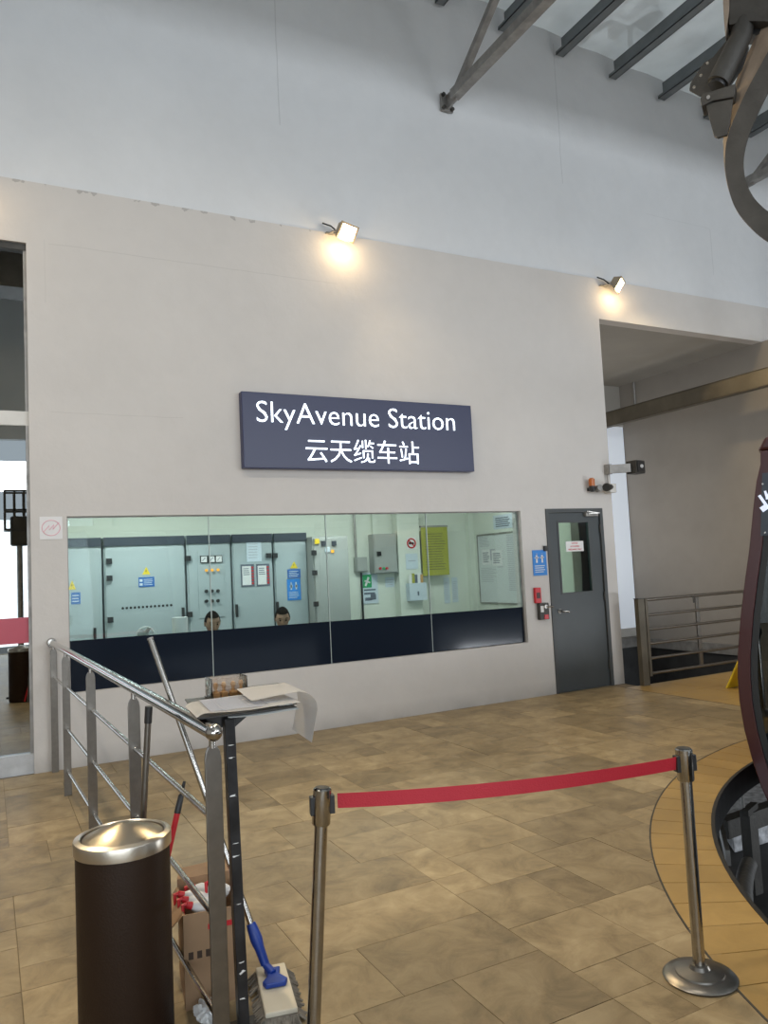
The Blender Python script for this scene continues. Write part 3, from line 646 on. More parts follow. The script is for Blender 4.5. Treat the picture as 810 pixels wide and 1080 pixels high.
for k, c in enumerate(('paper', 'poster', 'ink', 'paper', 'tan')):
    xk = r[0]+.02+k*(r[1]-r[0]-.06)/4.4; bm = B(); box(bm, (xk, cYp-.07+.008*k, r[3]-.05), (xk+.045, cYp-.064+.008*k, r[3]+.12+.02*(k % 2))); link('leaflet', bm, c, t)
t = empty('yellow_poster', (onY(458, 605, cYp).x, cYp-.01, onY(458, 606, cYp).z), 'large mustard yellow poster with printed lines right of the column', 'poster')
yP = WB-.155
bm, r = wallbox((443.5, 556, 474, 606), yP, .006); link('sheet', bm, 'poster', t)
bm = B(); W_, H_ = r[1]-r[0], r[3]-r[2]
for u0, u1, v0, v1 in rows(15, .12, .9, .1, .88, 12, .22): box(bm, (r[0]+u0*W_, yP-.008, r[2]+v0*H_), (r[0]+u1*W_, yP-.0055, r[2]+v1*H_))
link('printing', bm, 'beam', t)
bm = B(); box(bm, (r[0]-.01, yP-.01, r[3]-.006), (r[1]+.01, yP+.02, r[3]+.02)); link('hanging_rail', bm, 'galv', t)
bm = B(); box(bm, (r[0]+.05, yP+.006, r[2]+.05), (r[1]-.05, WB, r[3]-.05)); link('backing_board', bm, 'room', t)
for k, (px, lb) in enumerate((((467.5, 609.5, 475, 636), 'narrow white sheet left of a pair under the yellow poster'), ((476, 609, 483.5, 635), 'narrow white sheet right of a pair under the yellow poster'))):
    sheet_on(px, WB-.002, 'paper2', 'notice_sheet', lb, 'notice', inkrows=rows(11, seed=20+k, t=.3), ink='inkgrey')
sheet_on((406, 609, 416, 619), WB-.002, 'paper2', 'notice_sheet', 'small pale sheet below the light grey distribution box', 'notice', inkrows=rows(3, seed=31), ink='inkgrey')
SX = 6.547
q0 = onX(504, 563, SX); q1 = onX(549, 562, SX); yF, yN = q0.y, q1.y; zT = (q0.z+q1.z)/2; zB = .92
def side(bm, u0, u1, v0, v1, d0, d1):     # board coordinates: u from far to near, v up, d off the wall
    return box(bm, (SX-d1, yF+(yN-yF)*u1, zB+(zT-zB)*v0), (SX-d0, yF+(yN-yF)*u0, zB+(zT-zB)*v1))
t = empty('whiteboard', (SX, (yF+yN)/2, zB), 'framed whiteboard covered with small writing at the window right end', 'whiteboard')
bm = B(); side(bm, 0, 1, 0, 1, 0, .016); link('surface', bm, 'board', t)
bm = B()
for u0, u1, v0, v1 in rows(8, .05, .3, .82, .98, 13, .4)+rows(30, .70, .93, .18, .97, 14, .45)+rows(9, .06, .42, .3, .52, 15, .3)+[(.28, .42, .62, .78)]+rows(7, .45, .62, .5, .76, 17, .3): side(bm, u0, u1, v0, v1, .0155, .0175)
link('handwriting', bm, 'inkgrey', t)
bm = B()
for r_ in ((0, 1, -.01, .012), (0, 1, .985, 1.01), (-.012, .008, 0, 1), (.992, 1.012, 0, 1)): side(bm, *r_, 0, .022)
link('board_frame', bm, 'galv', t)
for k, (u0, u1, v0, v1) in enumerate(((.10, .30, .56, .78), (.34, .58, .54, .76))):
    bm = B(); side(bm, u0, u1, v0, v1, .016, .019); pn_ = link('pinned_note', bm, 'paper', t)
    bm = B()
    for a0_, a1_, b0_, b1_ in rows(6, seed=40+k, t=.4): side(bm, u0+(u1-u0)*a0_, u0+(u1-u0)*a1_, v0+(v1-v0)*b0_, v0+(v1-v0)*b1_, .0185, .020)
    link('printing', bm, 'ink', pn_)
bm = B(); side(bm, .40, .86, 1.06, 1.26, 0, .004); ns = link('notice_sheet', bm, 'paper2'); tag(ns, 'printed sheet high on the wall above the whiteboard', 'notice')
bm = B()
for a0_, a1_, b0_, b1_ in rows(5, seed=50, t=.5): side(bm, .40+.46*a0_, .40+.46*a1_, 1.06+.2*b0_, 1.06+.2*b1_, .0035, .005)
link('printing', bm, 'ink', ns)
# operator desk and things on it
t = empty('operator_desk', (3.0, 7.9, 0), 'long desk behind the dark band of the control room window', 'desk')
bm = B(); box(bm, (.8, 7.25, .59), (4.9, 7.78, .62)); link('desktop', bm, 'cab2', t, bevel=.004)
for x in (.85, 2.8, 4.8): bm = B(); box(bm, (x, 7.28, 0), (x+.05, 7.75, .59)); link('leg', bm, 'cab2', t)
p = onY(190, 660, 7.6); bm = B(); lathe(bm, [(.001, 0), (.075, 0), (.075, .51), (.035, .51), (.035, .45), (.001, .45)], (p.x, 7.6, .62), 20); tag(link('paper_roll', bm, 'paper', smooth=True), 'white paper roll standing on the desk behind the dark film', 'roll')
t = empty('desk_fan', (onY(153, 668, 7.6).x, 7.6, .62), 'small round-headed desk fan just above the dark film', 'fan')
p = onY(153, 668, 7.6)
bm = B(); tube(bm, [(p.x+.075*math.cos(2*PI*k/20), 7.58, p.z+.0+.06*math.sin(2*PI*k/20)) for k in range(21)], .008, 6, False); link('guard_ring', bm, 'paper', t)
for k in range(6): bm = B(); a_ = 2*PI*k/6; tube(bm, [(p.x, 7.58, p.z), (p.x+.073*math.cos(a_), 7.58, p.z+.058*math.sin(a_))], .02 if k % 2 else .004, 6); link('blade' if k % 2 else 'spoke', bm, 'cab2', t)
bm = B(); tube(bm, [(p.x, 7.6, p.z-.06), (p.x, 7.6, .63)], .012, 8); lathe(bm, [(.001, 0), (.07, 0), (.06, .02), (.001, .025)], (p.x, 7.6, .62), 16); link('stand', bm, 'white', t)
t = empty('desk_monitor', (onY(176, 675, 7.6).x, 7.6, .62), 'low black monitor top between the fan and the paper roll', 'monitor')
p = onY(176, 671, 7.62); bm = B(); box(bm, (p.x-.14, 7.60, .82), (p.x+.03, 7.64, p.z)); link('screen', bm, 'black', t, bevel=.006)
bm = B(); box(bm, (p.x-.02, 7.61, .62), (p.x+.02, 7.65, .83)); box(bm, (p.x-.12, 7.54, .62), (p.x+.03, 7.7, .63)); link('stand', bm, 'black', t)

# ------------------------------------------------------------------ seated operators
def person(loc, rz, label, shirt, nod, group=None):
    L = Matrix.Translation(loc) @ Matrix.Rotation(rz, 4, 'Z')      # faces local -Y
    t = empty('person', loc, label, 'person', group)
    J = {'pel': (0, 0, .50, .135, .105), 'bel': (0, 0, .62, .13, .10), 'che': (0, -.015, .80, .155, .105), 'neckb': (0, -.02, .935, .075, .065), 'neck': (0, -.03, .975, .052, .052),
         'shR': (-.165, -.01, .90, .058, .058), 'elR': (-.22, -.12, .66, .042, .042), 'wrR': (-.12, -.33, .665, .028, .024),
         'shL': (.165, -.01, .90, .058, .058), 'elL': (.22, -.12, .66, .042, .042), 'wrL': (.12, -.33, .665, .028, .024),
         'hipR': (-.09, -.04, .47, .085, .085), 'knR': (-.13, -.42, .46, .058, .058), 'anR': (-.13, -.40, .09, .038, .038), 'toR': (-.13, -.54, .045, .035, .03),
         'hipL': (.09, -.04, .47, .085, .085), 'knL': (.13, -.42, .46, .058, .058), 'anL': (.13, -.40, .09, .038, .038), 'toL': (.13, -.54, .045, .035, .03)}
    E_ = [('pel', 'bel'), ('bel', 'che'), ('che', 'neckb'), ('neckb', 'neck'), ('che', 'shR'), ('shR', 'elR'), ('elR', 'wrR'), ('che', 'shL'), ('shL', 'elL'), ('elL', 'wrL'),
          ('pel', 'hipR'), ('hipR', 'knR'), ('knR', 'anR'), ('anR', 'toR'), ('pel', 'hipL'), ('hipL', 'knL'), ('knL', 'anL'), ('anL', 'toL')]
    ks = list(J); me = bpy.data.meshes.new('body'); me.from_pydata([L @ Vector(J[k][:3]) for k in ks], [(ks.index(a), ks.index(b)) for a, b in E_], [])
    o = bpy.data.objects.new('body', me); COL.objects.link(o); o.parent = t; o.matrix_parent_inverse = wm(t).inverted()
    sk = o.modifiers.new('skin', 'SKIN'); sv = me.skin_vertices[0].data if me.skin_vertices else None
    if sv is None:
        me.attributes; bm = bmesh.new(); bm.from_mesh(me); ly = bm.verts.layers.skin.verify(); bm.verts.ensure_lookup_table()
        for i, k in enumerate(ks): bm.verts[i][ly].radius = J[k][3:]; bm.verts[i][ly].use_root = (i == 0)
        bm.to_mesh(me); bm.free()
    else:
        for i, k in enumerate(ks): sv[i].radius = J[k][3:]; sv[i].use_root = (i == 0)
    ss = o.modifiers.new('sub', 'SUBSURF'); ss.levels = 2; ss.render_levels = 2; me.materials.append(MT[shirt])
    sk.use_smooth_shade = True
    # hands: palm plus four bent fingers and a thumb
    for s in (-1, 1):
        bm = B(); wx = s*.12
        tube(bm, [L @ Vector((wx, -.32, .665)), L @ Vector((wx-s*.005, -.36, .668)), L @ Vector((wx-s*.012, -.405, .662))], [.026, .036, .032], 10)
        for k in range(4):
            fx = wx-s*.012+(k-1.5)*.018; ln = (.06, .072, .068, .052)[k]
            tube(bm, [L @ Vector((fx, -.395, .665)), L @ Vector((fx, -.395-ln*.5, .668)), L @ Vector((fx, -.395-ln*.85, .65)), L @ Vector((fx, -.395-ln*.95, .635))], [.0095, .009, .008, .006], 8)
        tube(bm, [L @ Vector((wx-s*.025, -.35, .665)), L @ Vector((wx-s*.055, -.375, .660)), L @ Vector((wx-s*.062, -.405, .650))], [.012, .010, .008], 8)
        link('hand', bm, 'skin', t, smooth=True)
    # head: shaped ellipsoid with brow, nose, jaw
    HM = L @ Matrix.Translation((0, -.05, 1.085)) @ Matrix.Rotation(nod, 4, 'X')
    bm = B(); bmesh.ops.create_uvsphere(bm, u_segments=28, v_segments=22, radius=1)
    for v in bm.verts:
        x, y, z = v.co
        jaw = max(0, -z); x2 = x*.076*(1-.28*jaw); y2 = y*.096*(1-.10*jaw)-.012*jaw; z2 = z*.122
        if y < -.3:
            y2 += .010*math.exp(-((z-.10)/.16)**2)*(math.exp(-((abs(x)-.42)/.2)**2))       # eye sockets
            y2 -= .006*math.exp(-((z-.30)/.12)**2)                                         # brow
            y2 -= .022*math.exp(-((z+.12)/.16)**2)*math.exp(-(x/.14)**2)                   # nose
            y2 -= .007*math.exp(-((z+.45)/.09)**2)*math.exp(-(x/.32)**2)                   # lips
            y2 -= .006*math.exp(-((z+.80)/.12)**2)*math.exp(-(x/.3)**2)                    # chin
        v.co = HM @ Vector((x2, y2, z2))
    hd = link('head', bm, 'skin', t, smooth=True)
    for s in (-1, 1):
        bm = B(); bmesh.ops.create_uvsphere(bm, u_segments=10, v_segments=8, radius=1)
        for v in bm.verts: v.co = HM @ Vector((s*.076+v.co.x*.010, .008+v.co.y*.018, v.co.z*.031))
        link('ear', bm, 'skin', hd, smooth=True)
        bm = B(); bmesh.ops.create_uvsphere(bm, u_segments=10, v_segments=8, radius=.0105)
        for v in bm.verts: v.co = HM @ (v.co+Vector((s*.031, -.078, .012)))
        link('eye', bm, 'hair', hd, smooth=True)
        bm = B(); bar(bm, HM @ Vector((s*.016, -.089, .036)), HM @ Vector((s*.050, -.080, .037)), .006, .006); link('eyebrow', bm, 'hair', hd)
    bm = B(); bar(bm, HM @ Vector((-.024, -.093, -.055)), HM @ Vector((.024, -.093, -.055)), .006, .005); link('mouth', bm, 'lidspot', hd)
    bm = B(); bmesh.ops.create_uvsphere(bm, u_segments=30, v_segments=20, radius=1)
    dele = []
    for v in bm.verts:
        x, y, z = v.co; cut = .50 if y < -.35 else (.15 if y < .15 else -.45)
        if z < cut: dele.append(v)
        v.co = HM @ Vector((x*.084, y*.104+.004, z*.133+.002))
    bmesh.ops.delete(bm, geom=dele, context='VERTS'); bmesh.ops.solidify(bm, geom=bm.faces[:], thickness=.018)
    link('hair', bm, 'hair', t, smooth=True)
    return t
def chair(loc, label):
    t = empty('office_chair', loc, label, 'chair', 'office chairs behind the dark film')
    x, y = loc[0], loc[1]
    bm = B(); box(bm, (x-.22, y-.24, .40), (x+.22, y+.2, .455)); link('seat', bm, 'black', t, bevel=.02)
    bm = B(); box(bm, (x-.19, y+.20, .5), (x+.19, y+.24, .86)); link('backrest', bm, 'black', t, bevel=.015)
    bm = B(); tube(bm, [(x, y, .08), (x, y, .4)], .025, 8); link('gas_column', bm, 'dsteel', t)
    for k in range(5):
        a_ = 2*PI*k/5; bm = B(); bar(bm, (x, y, .09), (x+.26*math.cos(a_), y+.26*math.sin(a_), .05), .04, .03); link('foot', bm, 'black', t)
pa = onY(224, 656, 8.05); pb = onY(299, 651, 8.05)
person((pa.x, 8.10, pa.z-1.10), 0, 'person in dark clothes, left of two, head bowed behind the glass', 'shirt', .25)
person((pb.x, 8.10, pb.z-1.10), -.25, 'person in dark shirt, right of two, shoulders showing above the film', 'shirt2', .32)
chair((pa.x, 8.14, 0), 'black office chair hidden under the left seated person'); chair((pb.x, 8.14, 0), 'black office chair hidden under the right seated person')

# ------------------------------------------------------------------ door
dr = empty('door_1', ((drh[0]+drh[1])/2, D, 0), None, None, kind='structure')
fx0, fx1, fz = drh[0], drh[1], drh[3]
bm = B(); box(bm, (fx0, D-.012, 0), (fx0+.045, D+.13, fz)); box(bm, (fx1-.045, D-.012, 0), (fx1, D+.13, fz)); box(bm, (fx0+.045, D-.012, fz-.045), (fx1-.045, D+.13, fz)); link('door_frame', bm, 'doorf', dr)
pn = (5.872, 6.337, 1.115, 1.940); lx0, lx1, lz = fx0+.048, fx1-.048, fz-.05
bm = B(); grid_wall(bm, [lx0, pn[0], pn[1], lx1], [.008, pn[2], pn[3], lz], [pn], D+.01, D+.05); lf = link('door_leaf', bm, 'door', dr)
bm = B(); box(bm, (pn[0], D+.028, pn[2]), (pn[1], D+.034, pn[3])); link('glass_pane', bm, 'doorglass', lf)
bm = B()
for a, b in (((pn[0]-.012, pn[2]-.012), (pn[0]+.008, pn[3]+.012)), ((pn[1]-.008, pn[2]-.012), (pn[1]+.012, pn[3]+.012)), ((pn[0]+.008, pn[2]-.012), (pn[1]-.008, pn[2]+.008)), ((pn[0]+.008, pn[3]-.008), (pn[1]-.008, pn[3]+.012))): box(bm, (a[0], D+.004, a[1]), (b[0], D+.012, b[1]))
link('glazing_bead', bm, 'doorf', lf)
bm = B(); box(bm, (5.985, D+.020, 1.594), (6.248, D+.026, 1.713)); sg = link('paper_sign', bm, 'paper', lf)
for k, (s, wd) in enumerate((('STAFF ONLY', .12), ('NO ENTRY WITHOUT', .17), ('AUTHORISATION', .19))): pass
for k, (s, wd) in enumerate((('NOTICE', .09), ('AUTHORISED', .14), ('PERSONNEL ONLY', .20))):
    text('lettering', s, .03, 'red', sg, (6.116, D+.0195, 1.69-.036*k), (1, 0, 0), (0, 0, 1), (0, -1, 0), .0005, .0006, wd)
hz = .918
bm = B(); lathe(bm, [(.001, 0), (.03, 0), (.03, .008), (.001, .008)], (0, 0, 0), 18); bm.transform(Matrix.Translation((5.82, D+.01, hz)) @ Matrix.Rotation(PI/2, 4, 'X')); hh = link('door_handle', bm, 'chrome', lf, smooth=True, label='shiny lever handle')
bm = B(); tube(bm, [(5.82, D+.005, hz), (5.82, D-.045, hz), (5.835, D-.05, hz), (5.91, D-.05, hz-.006)], [.011, .011, .011, .009], 10); link('lever', bm, 'chrome', hh, smooth=True)
bm = B(); box(bm, (6.27, D-.04, 2.000), (6.46, D+.01, 2.045)); dc = link('door_closer', bm, 'galv', lf, bevel=.006, label='silver overhead closer')
bm = B(); bar(bm, (6.30, D-.045, 2.03), (6.44, D-.07, 2.035), .02, .012); bar(bm, (6.44, D-.07, 2.035), (6.30, D-.02, 2.06), .02, .01); link('closer_arm', bm, 'steel', dc)
for z in (.25, 1.05, 1.85): bm = B(); tube(bm, [(lx1-.002, D-.004, z-.05), (lx1-.002, D-.004, z+.05)], .010, 8); link('hinge', bm, 'dsteel', dr)
ya = onX(614, 590, 6.5).y; yb = onX(604, 590, 6.5).y
bm = B(); box(bm, (6.50, ya, 0), (6.546, yb, 2.8)); struct('trim_4', bm, 'beam')

# ------------------------------------------------------------------ things on the front wall
o, r = sheet_on((41.5, 545, 66, 568.5), D-.001, 'paper', 'taped_notice', 'white paper with a pink scribble taped beside the lobby glass', 'notice')
cx, cz = (r[0]+r[1])/2, (r[2]+r[3])/2; rx, rz_ = (r[1]-r[0])*.40, (r[3]-r[2])*.34
bm = B(); tube(bm, [(cx+rx*math.cos(a_/10), D-.0065, cz+rz_*math.sin(a_/10)) for a_ in range(0, 64, 3)], .003, 5)
tube(bm, [(cx-rx*.8, D-.0065, cz-rz_*.5), (cx-.2*rx, D-.0065, cz+rz_*.3), (cx-.2*rx, D-.0065, cz-rz_*.3), (cx+.3*rx, D-.0065, cz+rz_*.4), (cx+.2*rx, D-.0065, cz-rz_*.2), (cx+.9*rx, D-.0065, cz+rz_*.7)], .003, 5); link('pink_drawing', bm, 'pink', o)
o, r = sheet_on((561, 580.5, 577, 606.5), D-.001, 'blue2', 'distancing_sign', 'small blue upright sign beside the grey door', 'sign', .006)
W_, H_ = r[1]-r[0], r[3]-r[2]; bm = B()
for u in (.28, .68):
    X = r[0]+u*W_; z = r[2]+.66*H_
    tube(bm, [(X, D-.0085, z+.055), (X+.0005, D-.0085, z+.057)], .012, 10); bar(bm, (X, D-.008, z-.045), (X, D-.008, z+.04), .022, .003, up=(0, 1, 0)); bar(bm, (X-.028, D-.008, z+.01), (X+.028, D-.008, z+.015), .012, .003, up=(0, 1, 0))
link('figure_symbols', bm, 'paper', o)
bm = B()
for u0, u1, v0, v1 in rows(4, .12, .9, .1, .42, 60, .45): box(bm, (r[0]+u0*W_, D-.0085, r[2]+v0*H_), (r[0]+u1*W_, D-.0065, r[2]+v1*H_))
link('printing', bm, 'paper2', o)
bm = B(); p = onY(574, 578.5, D); box(bm, (p.x-.018, D-.03, p.z-.03), (p.x+.018, D, p.z+.03)); tag(link('door_sensor', bm, 'black', bevel=.003), 'tiny black sensor at the top corner of the blue sign', 'sensor')
t = empty('break_glass_unit', (5.49, D, 1.03), 'slim red call point left of the door', 'alarm')
bm = B(); box(bm, (5.450, D-.035, 1.032), (5.535, D, 1.205)); link('housing', bm, 'red', t, bevel=.006)
bm = B(); box(bm, (5.468, D-.038, 1.085), (5.517, D-.034, 1.15)); link('press_plate', bm, 'maroon', t)
t = empty('key_release_box', (5.55, D, .84), 'grey door release box with keys and a red tag beside the door', 'box')
bm = B(); box(bm, (5.485, D-.05, .845), (5.62, D, 1.03)); link('housing', bm, 'dsteel', t, bevel=.006)
bm = B(); box(bm, (5.545, D-.057, .85), (5.60, D-.05, .90)); link('red_tag', bm, 'red', t)
bm = B(); tube(bm, [(5.56, D-.05, .99), (5.56, D-.075, .99)], .022, 12); tube(bm, [(5.56, D-.07, .99), (5.66, D-.075, .985)], .010, 8); link('key_switch', bm, 'steel', t, smooth=True)
bm = B(); box(bm, (5.50, D-.055, .93), (5.54, D-.05, 1.0)); link('white_label', bm, 'paper', t)
# station sign
sl, sr, sb, st = 2.125, 4.690, 2.500, 3.222; SY = D-.09
t = empty('station_sign', ((sl+sr)/2, D, sb), 'navy illuminated sign reading SkyAvenue Station above the window', 'sign')
bm = B(); box(bm, (sl, SY, sb), (sr, D-.002, st)); bd = link('sign_box', bm, 'navy', t, bevel=.006)
lat = text('latin_lettering', 'SkyAvenue Station', .3, 'signtxt', t, (3.365, SY-.003, 3.005), (1, 0, 0), (0, 0, 1), (0, -1, 0), .004, -.004, 2.20)
vx = sorted(v.co.x for v in lat.data.vertices); gap = max(zip(vx, vx[1:]), key=lambda p: p[1]-p[0]); cut = (gap[0]+gap[1])/2
lat2 = lat.copy(); lat2.data = lat.data.copy(); COL.objects.link(lat2)
for o_, keep in ((lat, -1), (lat2, 1)):
    bm = B(); bm.from_mesh(o_.data); bmesh.ops.delete(bm, geom=[v for v in bm.verts if (v.co.x-cut)*keep < 0], context='VERTS'); bm.to_mesh(o_.data); bm.free()
text('chinese_lettering', '云天缆车站', .25, 'signtxt', t, (3.375, SY-.003, 2.685), (1, 0, 0), (0, 0, 1), (0, -1, 0), .004, -.002, 1.26)
# floodlights on the ledge
def flood(x, z, label, tilt=-.5, yaw=0, power=60):
    t = empty('floodlight', (x, D, z), label, 'lamp', 'floodlights on the wall ledge')
    Mx = Matrix.Translation((x, D-.17, z)) @ Matrix.Rotation(yaw, 4, 'Z') @ Matrix.Rotation(tilt, 4, 'X')
    bm = B(); v = [Mx @ Vector(p) for p in ((-.11, .0, -.08), (.11, 0, -.08), (.11, 0, .08), (-.11, 0, .08))]; bk = [Mx @ Vector(p) for p in ((-.07, .09, -.05), (.07, .09, -.05), (.07, .09, .05), (-.07, .09, .05))]
    A = [bm.verts.new(p) for p in v]; C_ = [bm.verts.new(p) for p in bk]; bm.faces.new(C_)
    for k in range(4): bm.faces.new((A[k], A[(k+1) % 4], C_[(k+1) % 4], C_[k]))
    bm.faces.new(A); link('housing', bm, 'lampbody', t)
    bm = B(); box(bm, (-.095, -.008, -.065), (.095, -.001, .065), Mx); link('lens', bm, 'lampglass', t, label='glowing warm lens')
    bm = B(); box(bm, (-.12, -.012, -.085), (.12, .0, -.066), Mx); box(bm, (-.12, -.012, .066), (.12, .0, .085), Mx); box(bm, (-.12, -.012, -.066), (-.096, 0, .066), Mx); box(bm, (.096, -.012, -.066), (.12, 0, .066), Mx); link('bezel', bm, 'lampbody', t)
    bm = B(); bar(bm, (x-.13, D-.16, z), (x-.13, D-.01, z+.03), .03, .008); bar(bm, (x-.17, D-.014, z+.03), (x-.05, D-.014, z+.03), .05, .012); tube(bm, [(x-.13, D-.155, z), (x-.10, D-.155, z)], .012, 8); link('bracket', bm, 'galv', t)
    bm = B(); tube(bm, [(x-.06, D-.09, z+.02), (x-.12, D-.04, z+.10), (x-.2, D-.01, z+.13)], .008, 6); link('cable', bm, 'black', t, smooth=True)
    l = bpy.data.lights.new('flood_beam', 'AREA'); l.shape = 'RECTANGLE'; l.size = .18; l.size_y = .12; l.energy = power; l.color = (1, .76, .42); l.spread = math.radians(130)
    lo = bpy.data.objects.new('flood_beam', l); COL.objects.link(lo); lo.matrix_world = Mx @ Matrix.Translation((0, -.02, 0)) @ Matrix.Rotation(-PI/2, 4, 'X')
    lo.parent = t; lo.matrix_parent_inverse = wm(t).inverted()
    l2 = bpy.data.lights.new('flood_spill', 'POINT'); l2.energy = power*.10; l2.color = (1, .72, .38); l2.shadow_soft_size = .05
    q = bpy.data.objects.new('flood_spill', l2); COL.objects.link(q); q.location = Mx @ Vector((.0, -.06, -.10)); q.parent = t; q.matrix_parent_inverse = wm(t).inverted()
    return t
flood(3.26, 4.90, 'lit warm floodlight above the navy station sign', .6, .35, 62)
flood(6.93, 4.83, 'lit warm floodlight at the upper corner of the recess opening', .6, .6, 44)
flood(-.25, 4.80, 'lit warm floodlight above the lobby glass', .6, 0, 62)
# camera, beacon and box by the corner
t = empty('warning_beacon', (6.36, D, 2.3), 'small amber warning beacon on the wall above the door', 'beacon')
bm = B(); lathe(bm, [(.001, .07), (.034, .07), (.036, .15), (.02, .165), (.001, .166)], (6.36, D-.07, 2.285), 16); link('lens', bm, 'amber', t, smooth=True)
bm = B(); lathe(bm, [(.001, 0), (.022, 0), (.036, .03), (.036, .07), (.001, .07)], (6.36, D-.07, 2.285), 16); box(bm, (6.345, D-.05, 2.30), (6.375, D, 2.34)); link('base', bm, 'black', t, smooth=True)
t = empty('security_camera', (6.52, D, 2.33), 'small grey bullet camera mounted between the beacon and the corner', 'camera')
bm = B(); tube(bm, [(6.66, D-.07, 2.345), (6.55, D-.13, 2.335), (6.50, D-.16, 2.33)], [.03, .045, .05], 14); link('body', bm, 'dsteel', t, smooth=True)
bm = B(); tube(bm, [(6.50, D-.161, 2.33), (6.495, D-.164, 2.3295)], .036, 14); link('lens', bm, 'black', t)
bm = B(); tube(bm, [(6.44, D-.06, 2.32), (6.44, D-.12, 2.33)], .04, 12); link('sensor_head', bm, 'galv', t, smooth=True)
bm = B(); box(bm, (6.61, D-.10, 2.275), (6.72, D, 2.385)); link('junction_housing', bm, 'wframe', t, bevel=.006)
bm = B(); tube(bm, [(6.655, D-.03, 2.385), (6.65, D-.03, 2.52)], .008, 6); link('cable', bm, 'galv', t)
t = empty('wall_loudspeaker', (6.8, D, 2.5), 'dark square horn box projecting past the wall corner near the top', 'loudspeaker')
bm = B(); prism(bm, [(6.86, D-.30, 2.49), (7.04, D-.26, 2.49), (7.04, D-.26, 2.645), (6.86, D-.30, 2.645)], (.0, .16, 0)); link('cabinet', bm, 'dsteel', t, bevel=.004)
bm = B(); prism(bm, [(6.875, D-.302, 2.505), (7.025, D-.268, 2.505), (7.025, D-.268, 2.63), (6.875, D-.302, 2.63)], (0, -.008, 0)); link('front_grille', bm, 'black', t)
bm = B(); tube(bm, [(6.945, D-.29, 2.57), (6.94, D-.31, 2.57)], .022, 12); link('badge', bm, 'galv', t)
bm = B(); bar(bm, (6.86, D-.20, 2.56), (6.66, D-.06, 2.56), .07, .10); bar(bm, (6.66, D-.08, 2.56), (6.66, D, 2.56), .05, .12, up=(0, 0, 1)); link('wall_arm', bm, 'galv', t)

# ================================================================== NEAR OBJECTS
# ------------------------------------------------------------------ stainless handrail on the left
ZR = 1.035
def railx(y): return .468+(6.86-y)*(.622-.470)/(6.86-2.40)
posts = [(.477, 6.855), (.502, 6.06), (railx(4.86), 4.86), (railx(3.62), 3.62), (railx(2.42), 2.42)]
t = empty('handrail', (.55, 4.5, 0), 'stainless steel handrail with round top tube running from the wall to the bin', 'handrail')
for k, (x, y) in enumerate(posts):
    wd = .052
    bm = B(); sh = []
    for z, ww in ((0, wd/2), (ZR-.085, wd/2), (ZR-.062, wd/2*.86), (ZR-.050, wd/2*.62), (ZR-.044, wd/2*.45)):
        sh.append([bm.verts.new((x+a*ww, y+b*.006, z)) for a, b in ((-1, -1), (1, -1), (1, 1), (-1, 1))])
    bm.faces.new(sh[0]); bm.faces.new(sh[-1])
    for a, b in zip(sh, sh[1:]):
        for q in range(4): bm.faces.new((a[q], a[(q+1) % 4], b[(q+1) % 4], b[q]))
    pt = link('post', bm, 'steel2', t, bevel=.002)
    bm = B(); tube(bm, [(x, y, ZR-.05), (x, y, ZR-.015)], .011, 10); link('pin', bm, 'steel', pt, smooth=True)
bm = B(); tube(bm, [(railx(6.87), 6.87, ZR), (railx(2.40), 2.40, ZR)], .024, 24); link('top_rail', bm, 'chrome', t, smooth=True)
bm = B(); bmesh.ops.create_uvsphere(bm, u_segments=20, v_segments=12, radius=.027)
for v in bm.verts: v.co += Vector((railx(2.40), 2.40, ZR))
link('end_ball', bm, 'chrome', t, smooth=True)
bm = B(); tube(bm, [(railx(6.87)-.0, 6.905, ZR), (railx(6.87), 6.865, ZR)], [.04, .032], 20); link('wall_flange', bm, 'chrome', t, smooth=True)
for z in (.765, .465, .165):
    bm = B(); tube(bm, [(.508, 6.06, z), (railx(2.42)+.0, 2.43, z)], .0105, 14); link('mid_rail', bm, 'steel', t, smooth=True)
    for (x, y) in posts[1:4]:
        bm = B(); bmesh.ops.create_uvsphere(bm, u_segments=10, v_segments=8, radius=.014)
        xx = .508+(railx(2.42)-.508)*(6.06-y)/(6.06-2.43)
        for v in bm.verts: v.co += Vector((xx, y, z))
        link('rail_joint', bm, 'steel', t, smooth=True)
bm = B(); tube(bm, [(.48, 6.855, .76), (.508, 6.06, .76)], .012, 12); link('short_rail', bm, 'steel', t, smooth=True)

# ------------------------------------------------------------------ litter bin
bx, by = .386, 2.695
t = empty('litter_bin', (bx, by, 0), 'tall dark brown round bin with a domed brushed steel swing lid', 'bin')
bm = B(); lathe(bm, [(.001, .012), (.143, .012), (.146, .02), (.147, .655), (.001, .655)], (bx, by, 0), 56); link('body', bm, 'bin', t, smooth=True)
bm = B(); lathe(bm, [(.001, 0), (.14, 0), (.14, .012), (.001, .012)], (bx, by, 0), 40); link('base_ring', bm, 'rubber', t, smooth=True)
bm = B(); lathe(bm, [(.147, .650), (.152, .652), (.153, .685), (.151, .692), (.135, .698), (.130, .694), (.130, .66), (.147, .650)], (bx, by, 0), 64); link('rim', bm, 'lid', t, smooth=True)
bm = B(); lathe(bm, [(.127, .690), (.10, .702), (.06, .717), (.02, .727), (.001, .730)], (bx, by, 0), 64); bmesh.ops.solidify(bm, geom=bm.faces[:], thickness=.003); link('swing_lid', bm, 'lid', t, smooth=True, label='conical spun steel flap')
bm = B(); lathe(bm, [(.001, .672), (.130, .672), (.130, .668), (.001, .668)], (bx, by, 0), 40); link('inner_shelf', bm, 'black', t)
bm = B(); box(bm, (bx-.175, by-.03, .045), (bx-.14, by+.0, .07)); link('side_lug', bm, 'black', t)

